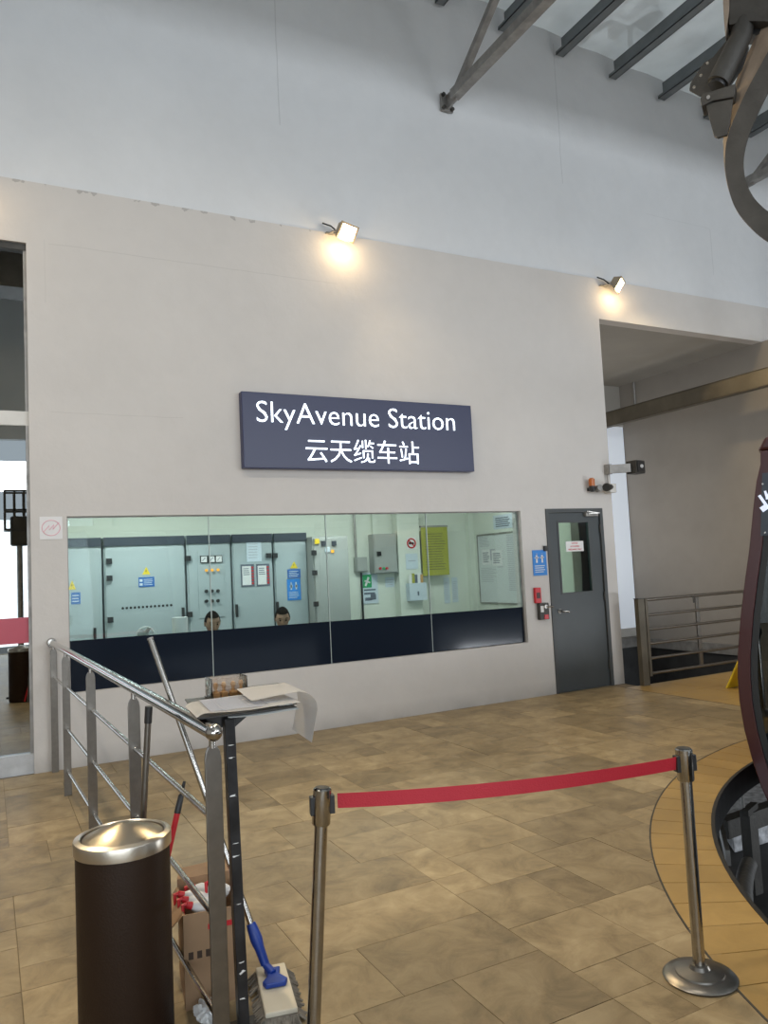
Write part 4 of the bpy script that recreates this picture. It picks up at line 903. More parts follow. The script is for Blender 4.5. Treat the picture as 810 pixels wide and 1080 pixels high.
# ------------------------------------------------------------------ notice stand with clipboard, papers, stamp tray
PY = 2.50; pxx = onY(247, 900, PY).x
t = empty('notice_stand', (pxx, PY, 0), 'scuffed black square post stand carrying the clipboard beside the handrail', 'stand')
bm = B(); bar(bm, (pxx+.012, PY, .012), (pxx-.004, PY, 1.055), .034, .034, up=(0, 1, 0)); link('post', bm, 'bpaint', t, bevel=.003)
bm = B(); box(bm, (pxx-.16, PY-.14, 0), (pxx+.18, PY+.18, .012)); link('base_plate', bm, 'bpaint', t, bevel=.003)
def clipM(cx_, cy_, cz_, yaw, tx, ty): return Matrix.Translation((cx_, cy_, cz_)) @ Matrix.Rotation(yaw, 4, 'Z') @ Matrix.Rotation(tx, 4, 'X') @ Matrix.Rotation(ty, 4, 'Y')
TM_ = clipM(.775, 2.68, 1.062, -.12, .0, 0)
bm = B(); box(bm, (-.15, -.17, -.006), (.15, .26, .0), TM_); link('top_plate', bm, 'black', t, bevel=.003)
bm = B(); prism(bm, [TM_ @ Vector(p) for p in ((-.13, -.16, -.006), (.02, -.16, -.006), (-.04, -.16, -.05), (-.12, -.16, -.03))], TM_.to_3x3() @ Vector((0, .10, 0))); link('gusset', bm, 'black', t)
rd = random.Random(2); 
for k in range(9):
    z = (.18, .26, .29, .47, .62, .66, .81, .93, .97)[k]; bm = B(); bmesh.ops.create_icosphere(bm, subdivisions=1, radius=(.002, .004, .0015, .001, .002, .001, .003, .002, .001)[k])
    for v in bm.verts: v.co = Vector((pxx+.008-.011*z/1.0+rd.uniform(-.012, .012)+v.co.x, PY-.0175+v.co.y*.2, z+v.co.z*rd.uniform(.8, 2)))
    link('paint_chip', bm, 'paper', t)
C1 = clipM(.775, 2.60, 1.075, -.10, 0, 0)
t = empty('clipboard', (.775, 2.6, 1.065), 'thin dark clipboard with a metal clip under loose printed sheets', 'clipboard')
bm = B(); box(bm, (-.165, -.135, -.011), (.155, .14, -.006), C1); link('board', bm, 'black', t, bevel=.002)
bm = B(); box(bm, (.10, -.10, -.005), (.165, .02, .004), C1); link('clip', bm, 'steel', t, bevel=.002)
def page(name, m, mat4, w0, w1, d0, d1, curlL=0, curlR=None, z0=0, lines=0, seed=0):
    bm = B(); nu, nv = 30, 8; rows_ = []
    for j in range(nv+1):
        v = d0+(d1-d0)*j/nv; r_ = []
        for i in range(nu+1):
            s_ = w0+(w1-w0)*i/nu; x = s_; z = z0+.003*math.sin(s_*18+v*9+seed)
            if curlR and s_ > curlR[0]:                      # sheet rolls over and hangs down
                R_ = curlR[1]; a_ = (s_-curlR[0])/R_; am = curlR[2]
                if a_ < am: x = curlR[0]+R_*math.sin(a_); z = z0+R_*(1-math.cos(a_))*0+R_*(math.cos(a_)-1)
                else: x = curlR[0]+R_*math.sin(am)+(a_-am)*R_*math.cos(am); z = z0+R_*(math.cos(am)-1)-(a_-am)*R_*math.sin(am)
            if curlL and s_ < w0+.03: q = (w0+.03-s_)/.03; z -= curlL*q*q; 
            r_.append(bm.verts.new(mat4 @ Vector((x, v, z))))
        rows_.append(r_)
    for a, b in zip(rows_, rows_[1:]):
        for i in range(nu): bm.faces.new((a[i], a[i+1], b[i+1], b[i]))
    bmesh.ops.solidify(bm, geom=bm.faces[:], thickness=.0008); return link(name, bm, m, None, smooth=True)
P1 = clipM(.775, 2.60, 1.078, -.10, 0, 0)
pg = page('printed_sheets', 'paper', P1, -.175, .165, -.145, .145, curlL=.012, z0=.004); tag(pg, 'creased printed sheets lying flat on the clipboard', 'papers')
bm = B(); rd = random.Random(9)
for k in range(16):
    v = -.12+.24*k/15; x0 = -.13; x1 = rd.uniform(.0, .12); box(bm, (x0, v-.003, .0065), (x1, v+.002, .0078), P1)
for x in (-.13, -.09, .0, .06): box(bm, (x, -.125, .0065), (x+.0015, .125, .0079), P1)
link('printing', bm, 'inkgrey', pg)
P2 = clipM(.775, 2.60, 1.083, -.04, -.02, 0)
pg2 = page('curled_sheet', 'paper', clipM(.815, 2.65, 1.096, -.10, 0, -.05), -.02, .36, -.13, .13, curlR=(.145, .06, 1.85), z0=.004); tag(pg2, 'pink-white sheet curling over the right end of the clipboard and hanging down', 'paper')
pg3 = page('blue_tinted_sheet', 'paper2', clipM(.80, 2.565, 1.064, -.14, 0, 0), -.10, .13, -.13, .05, z0=.0); tag(pg3, 'bluish loose sheet sticking out beneath the clipboard', 'paper')
t = empty('stamp_tray', (.80, 2.86, 1.07), 'clear plastic tray of pale wooden rubber stamps behind the sheets', 'tray')
sx0, sy0 = .735, 2.83; sz0 = 1.064
bm = B(); box(bm, (sx0-.01, sy0, sz0), (sx0+.135, sy0+.10, sz0+.004)); link('tray_base', bm, 'black', t)
bm = B(); box(bm, (sx0-.006, sy0+.002, sz0+.004), (sx0+.13, sy0+.006, sz0+.075)); box(bm, (sx0-.006, sy0+.094, sz0+.004), (sx0+.13, sy0+.098, sz0+.075)); box(bm, (sx0-.006, sy0+.006, sz0+.004), (sx0-.002, sy0+.094, sz0+.075)); box(bm, (sx0+.126, sy0+.006, sz0+.004), (sx0+.13, sy0+.094, sz0+.075)); link('tray_walls', bm, 'acrylic', t)
for k in range(4):
    x = sx0+.016+.033*k
    s_ = empty('rubber_stamp', (x, sy0+.05, sz0+.004), ('pale wooden rubber stamp, leftmost in the clear tray', 'pale wooden rubber stamp, second from left in the clear tray', 'pale wooden rubber stamp, third from left in the clear tray', 'pale wooden rubber stamp, rightmost in the clear tray')[k], 'stamp', 'rubber stamps in the clear tray')
    bm = B(); box(bm, (x-.012, sy0+.012+.01*(k % 2), sz0+.004), (x+.012, sy0+.045+.01*(k % 2), sz0+.022)); link('block', bm, 'tan', s_, bevel=.001)
    bm = B(); lathe(bm, [(.001, 0), (.008, 0), (.005, .012), (.010, .025), (.007, .034), (.001, .036)], (x, sy0+.028+.01*(k % 2), sz0+.022), 12); link('handle', bm, 'tan', s_, smooth=True)
bm = B(); box(bm, (.88, 2.86, 1.062), (1.02, 2.93, 1.084), Matrix.Identity(4)); tag(link('black_folder', bm, 'black', bevel=.002), 'thin black folder edge poking out behind the printed sheets', 'folder')

# ------------------------------------------------------------------ mop, spare handles, box with bottles
t = empty('flat_mop', (.90, 2.85, 0), 'flat mop with long steel handle, blue joint and cream head', 'mop')
mb = Vector((.895, 2.835, .085)); mt = Vector((.592, 3.25, 1.272))
bm = B(); tube(bm, [mb.lerp(mt, .10), mt], .0115, 14); link('handle', bm, 'steel', t, smooth=True)
bm = B(); tube(bm, [mt, mt.lerp(mb, -.005)], .0125, 14); link('end_cap', bm, 'galv', t, smooth=True)
bm = B(); tube(bm, [mb.lerp(mt, .115), mb.lerp(mt, .10), mb.lerp(mt, .07), mb.lerp(mt, .045), mb], [.017, .020, .023, .018, .016], 14); link('blue_joint', bm, 'mopblue', t, smooth=True)
MM = Matrix.Translation((.905, 2.765, .0)) @ Matrix.Rotation(math.radians(-12), 4, 'Z')
bm = B(); prism(bm, [MM @ Vector(p) for p in ((-.035, -.045, .052), (.035, -.045, .052), (.045, -.02, .052), (.02, .02, .052), (.03, .07, .052), (-.03, .07, .052), (-.02, .02, .052), (-.045, -.02, .052))], (0, 0, .018)); tube(bm, [MM @ Vector((-.0, .03, .065)), mb], [.016, .014], 10); link('blue_yoke', bm, 'mopblue', t, bevel=.004)
bm = B(); box(bm, (-.055, -.19, .032), (.055, .13, .05), MM); link('head_plate', bm, 'mophead', t, bevel=.005)
bm = B(); rd = random.Random(3)
for k in range(150):
    a_ = rd.uniform(0, 2*PI); s = rd.random(); side = rd.choice((0, 1, 2, 3))
    if side < 2: p = Vector(((-1 if side else 1)*.055, -.19+.32*s, .03)); d = Vector(((-1 if side else 1), rd.uniform(-.4, .4), 0))
    else: p = Vector((-.055+.11*s, -.19 if side == 2 else .13, .03)); d = Vector((rd.uniform(-.4, .4), -1 if side == 2 else 1, 0))
    q = p+d*rd.uniform(.02, .035); q.z = .008
    tube(bm, [MM @ p, MM @ p.lerp(q, .5), MM @ q], .005, 5)
box(bm, (-.06, -.195, .004), (.06, .135, .032), MM)
tag(link('cotton_fringe', bm, 'fringe', t), kind='stuff')
def stick(name, a, b, r, m, gm, label, cat, gl=.09, tip=None):
    t = empty(name, a, label, cat); a = Vector(a); b = Vector(b)
    L_ = (b-a).length; bm = B(); tube(bm, [a, b.lerp(a, gl/L_)], r, 14); link('shaft', bm, m, t, smooth=True)
    bm = B(); g0 = b.lerp(a, gl/L_)
    if tip: tube(bm, [g0, b.lerp(a, .45*gl/L_), b.lerp(a, .40*gl/L_), b.lerp(a, .15*gl/L_), b], [r*1.15, r*1.0, r*.6, r*.6, r*.5], 12)
    else: tube(bm, [g0, b], r*1.2, 14)
    link('grip', bm, gm, t, smooth=True); return t
a_ = onY(157, 745, 2.92); b_ = onY(151, 853, 2.92)
d_ = (Vector(b_)-Vector(a_)); bot = Vector(a_)+d_*((a_.z-.015)/(a_.z-b_.z))
stick('broom_handle', (bot.x+.02, 2.99, .015), tuple(a_), .0115, 'steel2', 'black', 'grey metal broom handle with black grip standing behind the bin', 'handle', .06)
a_ = onY(194.5, 824, 2.86); b_ = onY(181, 884, 2.86)
d_ = (Vector(b_)-Vector(a_)); bot = Vector(a_)+d_*((a_.z-.015)/(a_.z-b_.z))
stick('red_handled_tool', (bot.x, 2.86, .015), tuple(a_), .0105, 'red', 'black', 'red cleaning tool handle with a black tip beside the bin', 'handle', .11, tip=True)
t = empty('cardboard_box', (.80, 2.86, 0), 'open brown cardboard box of cleaning bottles between handrail and stand', 'box')
KM = Matrix.Translation((.728, 2.97, .0)) @ Matrix.Rotation(math.radians(-8), 4, 'Z')
X0, X1, Y0_, Y1_, Z1 = -.105, .105, -.14, .13, .325; th = .005
for nm, a, b in (('side_panel', (X0, Y0_, .004), (X1, Y0_+th, Z1)), ('side_panel', (X0, Y1_-th, .004), (X1, Y1_, Z1+.03)), ('side_panel', (X0, Y0_+th, .004), (X0+th, Y1_-th, Z1)), ('side_panel', (X1-th, Y0_+th, .004), (X1, Y1_-th, Z1)), ('bottom_panel', (X0, Y0_, 0), (X1, Y1_, .004))):
    bm = B(); box(bm, a, b, KM); link(nm, bm, 'board_card', t)
bm = B(); prism(bm, [KM @ Vector(p) for p in ((X0, Y1_, Z1+.03), (X1, Y1_, Z1+.03), (X1-.02, Y1_+.05, Z1+.06), (X0+.02, Y1_+.05, Z1+.05))], (0, .004, 0)); link('flap', bm, 'board_card', t)
bm = B(); prism(bm, [KM @ Vector(p) for p in ((X0, Y0_, Z1), (X0, Y1_, Z1), (X0-.07, Y1_-.03, Z1-.08), (X0-.07, Y0_+.03, Z1-.08))], (-.003, 0, 0)); link('flap', bm, 'board_card', t)
bm = B(); box(bm, (-.02, Y0_-.001, .262), (.075, Y0_+.0005, .28), KM); box(bm, (.02, Y0_-.001, .10), (.03, Y0_+.0005, .15), KM); link('red_printing', bm, 'red', t)
bm = B()
for k in range(4): box(bm, (-.09+.03*k, Y0_-.001, .17), (-.073+.03*k, Y0_+.0005, .195), KM)
link('grey_printing', bm, 'lidspot', t)
names = ['white spray bottle with red cap, topmost row in the box', 'white spray bottle with red cap, middle of the three in the box', 'white spray bottle with red cap, lowest of the three in the box', 'white spray bottle lying near the black post in the box', 'white bottle behind the rail at the back of the box']
for k, (lx, ly, lz, dx) in enumerate(((-.055, .015, .305, .8), (-.045, -.04, .305, .8), (-.035, -.095, .305, .8), (.058, .035, .315, .2), (-.01, .09, .295, .8))):
    t = empty('spray_bottle', KM @ Vector((lx, ly, lz)), names[k], 'bottle', 'spray bottles in the cardboard box')
    R0 = .024; A_ = KM @ Vector((lx-.035, ly, lz+.03)); Bv = KM @ Vector((lx+.07*dx, ly+.015, lz-.01)); 
    bm = B(); tube(bm, [A_, A_.lerp(Bv, .12), A_.lerp(Bv, .25), A_.lerp(Bv, .97), Bv], [.011, .018, R0, R0, R0*.85], 18); link('bottle_body', bm, 'white', t, smooth=True)
    bm = B(); C_ = A_+(A_-Bv).normalized()*.022; tube(bm, [A_+(A_-Bv).normalized()*.001, C_], [.014, .012], 12); D_ = C_+Vector((-.012, 0, -.038)); tube(bm, [C_, C_+Vector((-.012, 0, .002)), D_], [.009, .007, .005], 8); link('trigger_cap', bm, 'red', t, smooth=True)
t = empty('folded_cloth', (.66, 2.74, 0), 'crumpled white cloth on the floor by the near handrail post', 'cloth')
bm = B(); bmesh.ops.create_icosphere(bm, subdivisions=4, radius=1)
for v in bm.verts:
    n_ = .8+.2*math.sin(v.co.x*9+v.co.y*5)+.1*math.sin(v.co.y*17); v.co = Vector((.66+v.co.x*.05*n_, 2.745+v.co.y*.07*n_, max(0, .03+v.co.z*.035*n_)))
link('cloth_fold', bm, 'white', t, smooth=True)

# ------------------------------------------------------------------ queue barrier posts and belt
def barrier(base, top, label):
    b = Vector(base); a = Vector(top); d = (a-b).normalized(); t = empty('barrier_post', base, label, 'barrier post', 'belt barrier posts')
    bm = B(); lathe(bm, [(.001, 0), (.125, 0), (.128, .006), (.120, .014), (.085, .018), (.082, .024), (.045, .032), (.036, .034), (.03, .046), (.001, .046)], (b.x, b.y, 0), 48); link('base', bm, 'steel2', t, smooth=True)
    L_ = (a-b).length
    bm = B(); tube(bm, [b+d*.03, a-d*.10], .0215, 28); link('tube', bm, 'chrome', t, smooth=True)
    bm = B(); tube(bm, [a-d*.115, a-d*.110, a-d*.004, a], [.027, .030, .030, .026], 28); hd = link('cassette', bm, 'chrome', t, smooth=True)
    bm = B(); tube(bm, [a-d*.0005, a+d*.003], .023, 24); link('cap_disc', bm, 'dsteel', hd)
    tx = Vector((.966, -.24, 0))
    for s in (-1, 1):
        for q in (tx,):
            c = a-d*.052+q*s*.031; bm = B(); bar(bm, c-q*.008, c+q*.010, .030, .058); link('belt_slot', bm, 'black', hd, bevel=.002)
    return t
p0 = onY(340, 831, 2.365); q0 = onY(331, 1079, 2.365)
dd = (p0-q0).normalized(); base0 = p0-dd*(p0.z/dd.z)
barrier((base0.x, 2.365, 0), tuple(p0), 'belt barrier post on the left, in front of the black stand, slightly leaning')
barrier((2.252, 2.047, 0), (2.255, 2.047, .806), 'belt barrier post on the right, standing beside the yellow curved border')
A_ = onY(356, 844.5, 2.365)+Vector((0, 0, 0)); B_ = onY(714, 805, 2.05)
bm = B(); cols = []
nseg = 40
for k in range(nseg+1):
    u = k/nseg; p = A_.lerp(B_, u); p.z -= .030*4*u*(1-u)*.7; hh_ = .0235
    tw = .004*math.sin(u*5)
    cols.append([bm.verts.new(p+Vector((0, s*.0007+tw*z, z*hh_))) for s, z in ((-1, -1), (-1, 1), (1, 1), (1, -1))])
bm.faces.new(cols[0]); bm.faces.new(cols[-1])
for a, b in zip(cols, cols[1:]):
    for q in range(4): bm.faces.new((a[q], a[(q+1) % 4], b[(q+1) % 4], b[q]))
tag(link('barrier_belt', bm, 'tape', smooth=True), 'red webbing belt stretched between the two barrier posts', 'belt')

# ------------------------------------------------------------------ gate by the recess
t = empty('gate_post', (6.76, 6.70, 0), 'thick brown square gate post at the wall corner', 'post')
bm = B(); box(bm, (6.735, 6.62, 0), (6.835, 6.685, 1.0)); link('post', bm, 'beam', t, bevel=.003)
bm = B(); box(bm, (6.73, 6.615, 1.0), (6.84, 6.69, 1.008)); link('cap', bm, 'dsteel', t)
t = empty('safety_gate', (7.7, 6.68, 0), 'six-bar stainless steel gate in front of the recess', 'gate')
gy = 6.655
for z in (.125, .300, .470, .638, .805, .985):
    bm = B(); tube(bm, [(6.89, gy, z), (8.75, gy, z)], .017 if z < .9 else .019, 12); link('rail', bm, 'steel2', t, smooth=True)
bm = B(); box(bm, (6.862, gy-.02, .095), (6.902, gy+.02, 1.0)); link('end_stile', bm, 'beam', t, bevel=.002)
bm = B(); box(bm, (7.745, gy+.012, .11), (7.80, gy+.035, .985)); link('middle_stile', bm, 'steel2', t, bevel=.002)
bm = B(); box(bm, (8.72, gy-.02, 0), (8.77, gy+.02, 1.0)); link('end_stile', bm, 'steel2', t, bevel=.002)
for x in (7.68, 8.60): bm = B(); tube(bm, [(x, gy-.01, .98), (x, gy-.015, .90)], .010, 8); link('hook', bm, 'dsteel', t)
for z in (.25, .85): bm = B(); tube(bm, [(6.848, gy, z-.04), (6.848, gy, z+.04)], .014, 8); link('hinge', bm, 'dsteel', t)
# a yellow wet-floor style post edge seen behind the cabin
bm = B(); prism(bm, [(7.24, 5.62, .002), (7.52, 5.62, .002), (7.42, 5.62, .55), (7.32, 5.62, .55)], (0, .02, 0)); prism(bm, [(7.24, 5.90, .002), (7.52, 5.90, .002), (7.42, 5.64, .55), (7.32, 5.64, .55)], (0, .02, 0)); tag(link('yellow_floor_stand', bm, 'yel'), 'yellow folding floor stand half hidden by the maroon cabin', 'floor stand')

# ------------------------------------------------------------------ cable car cabin
bd_ = Vector((.83, .557, 0)).normalized(); sd = Vector((bd_.y, -bd_.x, 0)); CC = Vector((4.26, 3.42, 0))
half = [(.268, 2.143), (.262, 2.06), (.230, 1.95), (.205, 1.817), (.155, 1.515), (.118, 1.334), (.073, 1.092), (.038, .85), (.027, .699), (.026, .55), (.041, .37), (.071, .194), (.112, .02), (.160, -.12), (.24, -.2)]
CW = 1.95
def ringpts(inset, k0=0):
    L_ = []
    for s, z in half:
        zz = z
        L_.append((s+inset, max(-.2+inset, min(2.143-inset*.8, zz))))
    return L_+[(CW-s, z) for s, z in L_[::-1]]
def P3(s, z, y=0): return CC+sd*s+bd_*y+Vector((0, 0, z))
def ring_face(bm, oa, ob, y0, y1):
    n = len(oa); V = [[bm.verts.new(P3(s, z, y)) for s, z in L_] for y in (y0, y1) for L_ in (oa, ob)]
    for k in range(n):
        j = (k+1) % n
        bm.faces.new((V[0][k], V[0][j], V[1][j], V[1][k])); bm.faces.new((V[2][k], V[3][k], V[3][j], V[2][j]))
        bm.faces.new((V[0][k], V[2][k], V[2][j], V[0][j])); bm.faces.new((V[1][k], V[1][j], V[3][j], V[3][k]))
    return bm
def cabin(off, label, xf=None, arm=True):
    objs0 = set(bpy.data.objects)
    t = empty('cable_car_cabin', P3(CW/2, -.2, .8), label, 'cable car')
    bm = B(); ring_face(bm, ringpts(0), ringpts(.075), 0, .09); fr = link('front_frame', bm, 'maroon', t, bevel=.01)
    bm = B(); ring_face(bm, ringpts(.077), ringpts(.115), .015, .07); link('window_gasket', bm, 'rubber', t)
    bm = B(); gp = ringpts(.11); prism(bm, [P3(s, z, .04) for s, z in gp], bd_*.006); link('front_glass', bm, 'cabinglass', t)
    # side walls: lower skin solid maroon, upper side glazed, following the profile
    for a, b, m, nm in ((0, 3, 'maroon', 'side_skin'), (3, 9, 'cabinglass', 'side_glass'), (9, 14, 'maroon', 'side_skin')):
        for sgn in (0, 1):
            bm = B(); L_ = [(s if not sgn else CW-s, z) for s, z in half[a:b+1]]; L2 = [(s+(.012 if not sgn else -.012), z) for s, z in L_]
            prism(bm, [P3(s, z, .092) for s, z in L_]+[P3(s, z, .092) for s, z in L2[::-1]], bd_*1.5); link(nm, bm, m, t)
    bm = B(); ring_face(bm, ringpts(0), ringpts(.075), 1.595, 1.68); link('rear_frame', bm, 'maroon', t, bevel=.01)
    bm = B(); prism(bm, [P3(s, z, 1.64) for s, z in ringpts(.07)], bd_*.006); link('rear_glass', bm, 'cabinglass', t)
    bm = B(); prism(bm, [P3(.25, 2.145, 0), P3(CW-.25, 2.145, 0), P3(CW-.40, 2.235, 0), P3(.30, 2.235, 0)], bd_*1.68); link('roof_cap', bm, 'maroon', t, bevel=.02)
    bm = B(); prism(bm, [P3(.14, .0, .1), P3(CW-.14, .0, .1), P3(CW-.25, -.19, .1), P3(.25, -.19, .1)], bd_*1.48); link('cabin_floor', bm, 'dsteel', t)
    for y in (.25, 1.15):
        bm = B(); prism(bm, [P3(.24, .36, y), P3(CW-.24, .36, y), P3(CW-.24, .43, y), P3(.24, .43, y)], bd_*.38); link('bench_seat', bm, 'seat', t, bevel=.015)
        bm = B(); y2 = y if y < .5 else y+.36
        prism(bm, [P3(.26, .45, y2), P3(CW-.26, .45, y2), P3(CW-.30, .92, y2), P3(.30, .92, y2)], bd_*.03); link('bench_back', bm, 'seat', t, bevel=.01)
    bm = B(); tube(bm, [P3(.14, 1.06, .5), P3(CW-.14, 1.06, .5)], .014, 10); link('grab_rail', bm, 'galv', t, smooth=True)
    # dark header panel with white emblem strokes
    bm = B(); prism(bm, [P3(.228, 1.60, -.006), P3(CW-.228, 1.60, -.006), P3(CW-.30, 2.0, -.006), P3(.268, 2.0, -.006)], bd_*.012); hp = link('header_panel', bm, 'cabdark', t)
    for (ax, az, bx_, bz, w_) in ((.24, 1.86, .285, 1.775, .018), (.275, 1.885, .285, 1.835, .014), (.30, 1.875, .28, 1.83, .012), (.245, 1.765, .285, 1.79, .035), (.30, 1.74, .35, 1.78, .028), (.335, 1.80, .375, 1.835, .028), (.40, 1.76, .47, 1.86, .03), (.40, 1.86, .47, 1.76, .03)):
        bm = B(); bar(bm, P3(ax, az, -.009), P3(bx_, bz, -.009), .004, w_, up=(0, 0, 1)); link('emblem_stroke', bm, 'letter', hp)
    for s, z in ((.245, 1.93), (.235, 1.62)): bm = B(); tube(bm, [P3(s+.02, z, -.010), P3(s+.02, z, -.004)], .006, 8); link('screw', bm, 'steel', hp)
    if not arm:
        bm = B(); tube(bm, [P3(CW/2, 2.235, .8), P3(CW/2, 4.3, .8)], .05, 12); link('hanger_arm', bm, 'dsteel', t, smooth=True)
    return t
cab1 = cabin(0, 'maroon framed cable car cabin with dark glass at the right edge')
# C-shaped hanger arm: dark flat plate with a tan outer web, from cabin roof round to the grip
PC = CC+bd_*.60
def onP(x, y, extra=0):
    d = ray(x, y); c = PC+bd_*extra; k = c.dot(bd_)/(d.x*bd_.x+d.y*bd_.y); return d*k+Vector((0, 0, H))
outer = [(842, -8), (822, 32), (808, 58), (791, 89), (778, 116), (768, 142), (764.5, 166), (767, 193), (775, 218), (789, 237), (810, 254.5), (840, 266), (875, 268), (905, 290), (925, 330)]
innr = [(868, 0), (846, 36), (831, 62), (814, 90), (801, 116), (790, 142), (784.5, 166), (786, 188), (793, 205), (802, 216), (814, 225), (842, 236), (882, 240), (930, 262), (952, 325)]
backo = [(820, -22), (806, 8), (796, 40), (783, 68), (771, 100), (764, 128), (762.8, 152), (764.5, 180), (770, 205), (783, 228), (806, 248), (840, 259), (875, 261), (905, 284), (925, 326)]
TH = .14
def smooth_pts(P_, n=5):
    out = []
    for i in range(len(P_)-1):
        p0, p1, p2, p3 = P_[max(i-1, 0)], P_[i], P_[i+1], P_[min(i+2, len(P_)-1)]
        for k in range(n):
            u = k/n; out.append(tuple(.5*(2*b+(c-a)*u+(2*a-5*b+4*c-d)*u*u+(3*b-a-3*c+d)*u**3) for a, b, c, d in zip(p0, p1, p2, p3)))
    return out+[P_[-1]]
outer, innr, backo = smooth_pts(outer), smooth_pts(innr), smooth_pts(backo)
oa = [onP(*p) for p in outer]; ia = [onP(*p) for p in innr]; ob = [onP(*p, TH) for p in backo]
bmA = B(); VA = [[bmA.verts.new(p) for p in L_] for L_ in (oa, ia)]; VB = [[bmA.verts.new(p+bd_*.02) for p in L_] for L_ in (oa, ia)]
for k in range(len(oa)-1):
    bmA.faces.new((VA[0][k], VA[0][k+1], VA[1][k+1], VA[1][k])); bmA.faces.new((VB[0][k], VB[1][k], VB[1][k+1], VB[0][k+1]))
    bmA.faces.new((VA[0][k], VB[0][k], VB[0][k+1], VA[0][k+1])); bmA.faces.new((VA[1][k], VA[1][k+1], VB[1][k+1], VB[1][k]))
for k in (0, -1): bmA.faces.new((VA[0][k], VA[1][k], VB[1][k], VB[0][k]))
ha = link('hanger_arm', bmA, 'dsteel', cab1, smooth=True)
bm = B(); V0 = [bm.verts.new(p+bd_*.021) for p in oa]; V1 = [bm.verts.new(p) for p in ob]; V2 = [bm.verts.new(a.lerp(b, 0)+(b-a).normalized()*.02+bd_*.021) for a, b in zip(oa, ia)]
for k in range(len(oa)-1):
    bm.faces.new((V0[k], V0[k+1], V1[k+1], V1[k])); bm.faces.new((V1[k], V1[k+1], V2[k+1], V2[k])); bm.faces.new((V2[k], V2[k+1], V0[k+1], V0[k]))
link('arm_web', bm, 'rust', ha, smooth=True, label='tan outer web of the hanger arm')
root = P3(CW/2, 2.235, .8)
bm = B(); tube(bm, [oa[-1].lerp(ia[-1], .5), Vector((root.x, root.y, 2.7)), root], .06, 12); link('arm_foot', bm, 'dsteel', ha, smooth=True)
# grip and brackets at the top
gr = empty('cable_grip', onP(785, 60, .05), 'heavy dark steel grip with bracket plates and thick tube at top right', 'grip')
def plate(name, pxs, m, e0, th_, parent=gr, bev=.004):
    bm = B(); prism(bm, [onP(x, y, e0) for x, y in pxs], bd_*th_); return link(name, bm, m, parent, bevel=bev)
plate('upper_block', [(768, -40), (850, -40), (850, 24), (826, 23), (792, 22), (769, 26)], 'dsteel', .02, .25)
plate('side_fin', [(764, -40), (769, -40), (769, 10), (765, 38), (763.5, 20), (762.5, 2)], 'rust', .0, .2)
plate('dark_recess', [(765, 20), (850, 22), (845, 37), (792, 36), (766, 36)], 'black', .12, .14)
bm = B(); tube(bm, [onP(786, 18, .10), onP(781, 40, .07), onP(757, 88, .0)], [.075, .078, .08], 22); tb = link('thick_tube', bm, 'dsteel', gr, smooth=True)
bm = B(); tube(bm, [onP(757, 88, .0), onP(755.5, 91, -.004)], .062, 20); link('tube_mouth', bm, 'black', tb)
b1 = plate('bolted_plate', [(742, 66), (752, 60), (768, 40), (784, 30), (790, 50), (783, 72), (764, 99), (738, 101), (727, 95), (728, 88)], 'dsteel', .10, .02)
for x, y in ((746, 66.5), (739, 79.5), (732, 92)): bm = B(); tube(bm, [onP(x, y, .095), onP(x, y, .105)], .011, 10); link('bolt_head', bm, 'steel', b1)
b2 = plate('hinge_block', [(741, 99), (752, 95.5), (776, 88), (774, 102), (752, 106), (740, 112), (738.5, 104)], 'dsteel', -.03, .16)
bm = B(); tube(bm, [onP(747, 102.5, -.045), onP(747, 102.5, -.03)], .014, 10); link('bolt_head', bm, 'galv', b2)
plate('guide_plate', [(744, 109), (773, 104), (770, 130), (767, 142), (757, 145), (753, 143)], 'dsteel', -.01, .03)
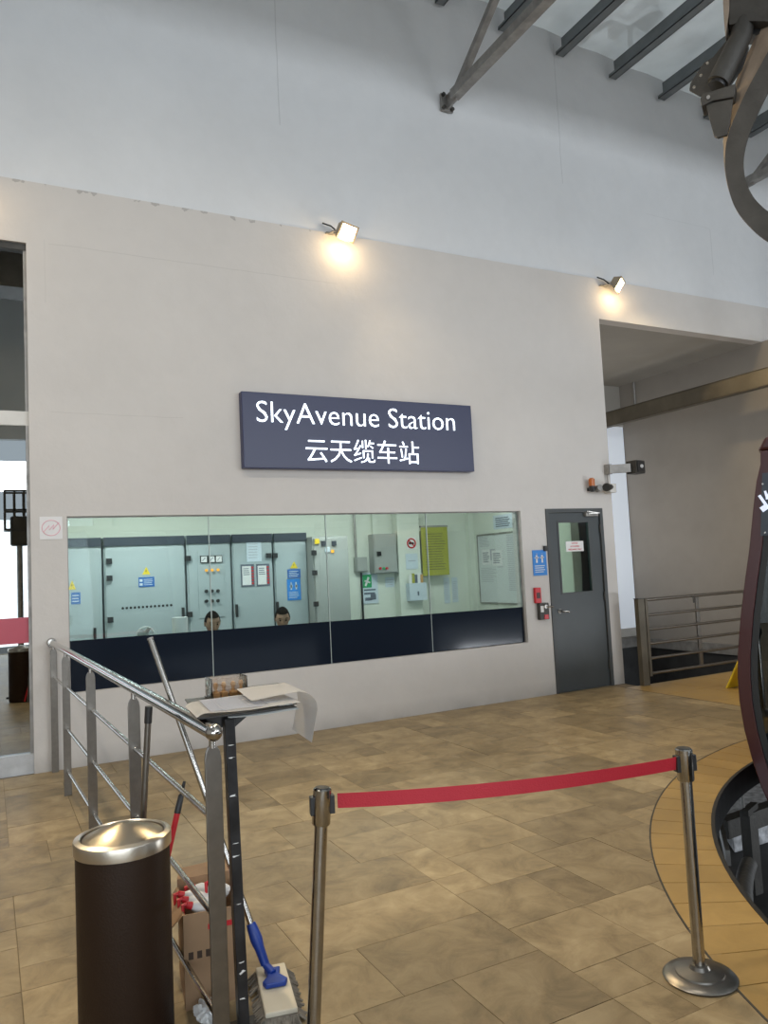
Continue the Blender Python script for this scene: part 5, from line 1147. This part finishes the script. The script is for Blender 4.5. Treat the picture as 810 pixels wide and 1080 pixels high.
# the second cabin that the window glass mirrors, waiting behind on the other side
before = set(bpy.data.objects)
cab2 = cabin(0, 'maroon framed cable car cabin waiting behind the camera, mirrored in the glass', arm=False)
Mx = Matrix.Translation((2.4, -2.9, 0)) @ Matrix.Rotation(math.radians(130), 4, 'Z') @ Matrix.Translation(-cab2.location.copy())
Mx.translation.z = 0
cab2.matrix_basis = Mx @ cab2.matrix_basis
cab2.location.z = -.15+.25

# ------------------------------------------------------------------ outside, behind the camera: what the tall lobby glass mirrors
def mir(x, y, yp):
    p = onY(x, y, yp); return Vector((p.x, 2*(D+.07)-p.y, p.z))
t = empty('service_cage', mir(18, 560, 18.7), 'black barred service cage hanging outside, mirrored in the lobby glass', 'cage')
c0 = mir(5, 560, 18.7); c1 = mir(34, 520, 18.7)
bm = B(); xs_ = [c0.x+(c1.x-c0.x)*k/3 for k in range(4)]; yb = c0.y
for x in xs_:
    for y in (yb, yb+.5): bar(bm, (x, y, c0.z), (x, y, c1.z), .04, .04, up=(1, 0, 0))
for z in (c0.z, (c0.z+c1.z)/2, c1.z):
    for y in (yb, yb+.5): bar(bm, (xs_[0], y, z), (xs_[-1], y, z), .04, .04)
    for x in (xs_[0], xs_[-1]): bar(bm, (x, yb, z), (x, yb+.5, z), .04, .04)
link('cage_bars', bm, 'dsteel', t)
bm = B(); box(bm, (xs_[0]+.1, yb+.1, c0.z-.35), (xs_[-1]-.1, yb+.4, c0.z+.3)); link('motor_block', bm, 'dsteel', t, bevel=.05)
bm = B(); tube(bm, [((xs_[0]+xs_[-1])/2, yb+.25, 0), ((xs_[0]+xs_[-1])/2, yb+.25, c0.z-.3)], .06, 12); link('mast', bm, 'galv', t, smooth=True)
t = empty('outdoor_platform', (0, -9, -.15), 'grey concrete platform outside the rear opening', 'platform')
bm = B(); box(bm, (-6, -12.5, -.3), (6, -5.8, -.12)); link('slab', bm, 'conc', t)
bm = B()
for z in (.5, 1.0): bar(bm, (-6, -12.3, z), (6, -12.3, z), .05, .05)
link('top_bars', bm, 'dsteel', t)
for k in range(9): bm = B(); bar(bm, (-5.9+1.47*k, -12.3, -.12), (-5.9+1.47*k, -12.3, 1.0), .05, .05, up=(1, 0, 0)); link('rail_post', bm, 'dsteel', t)
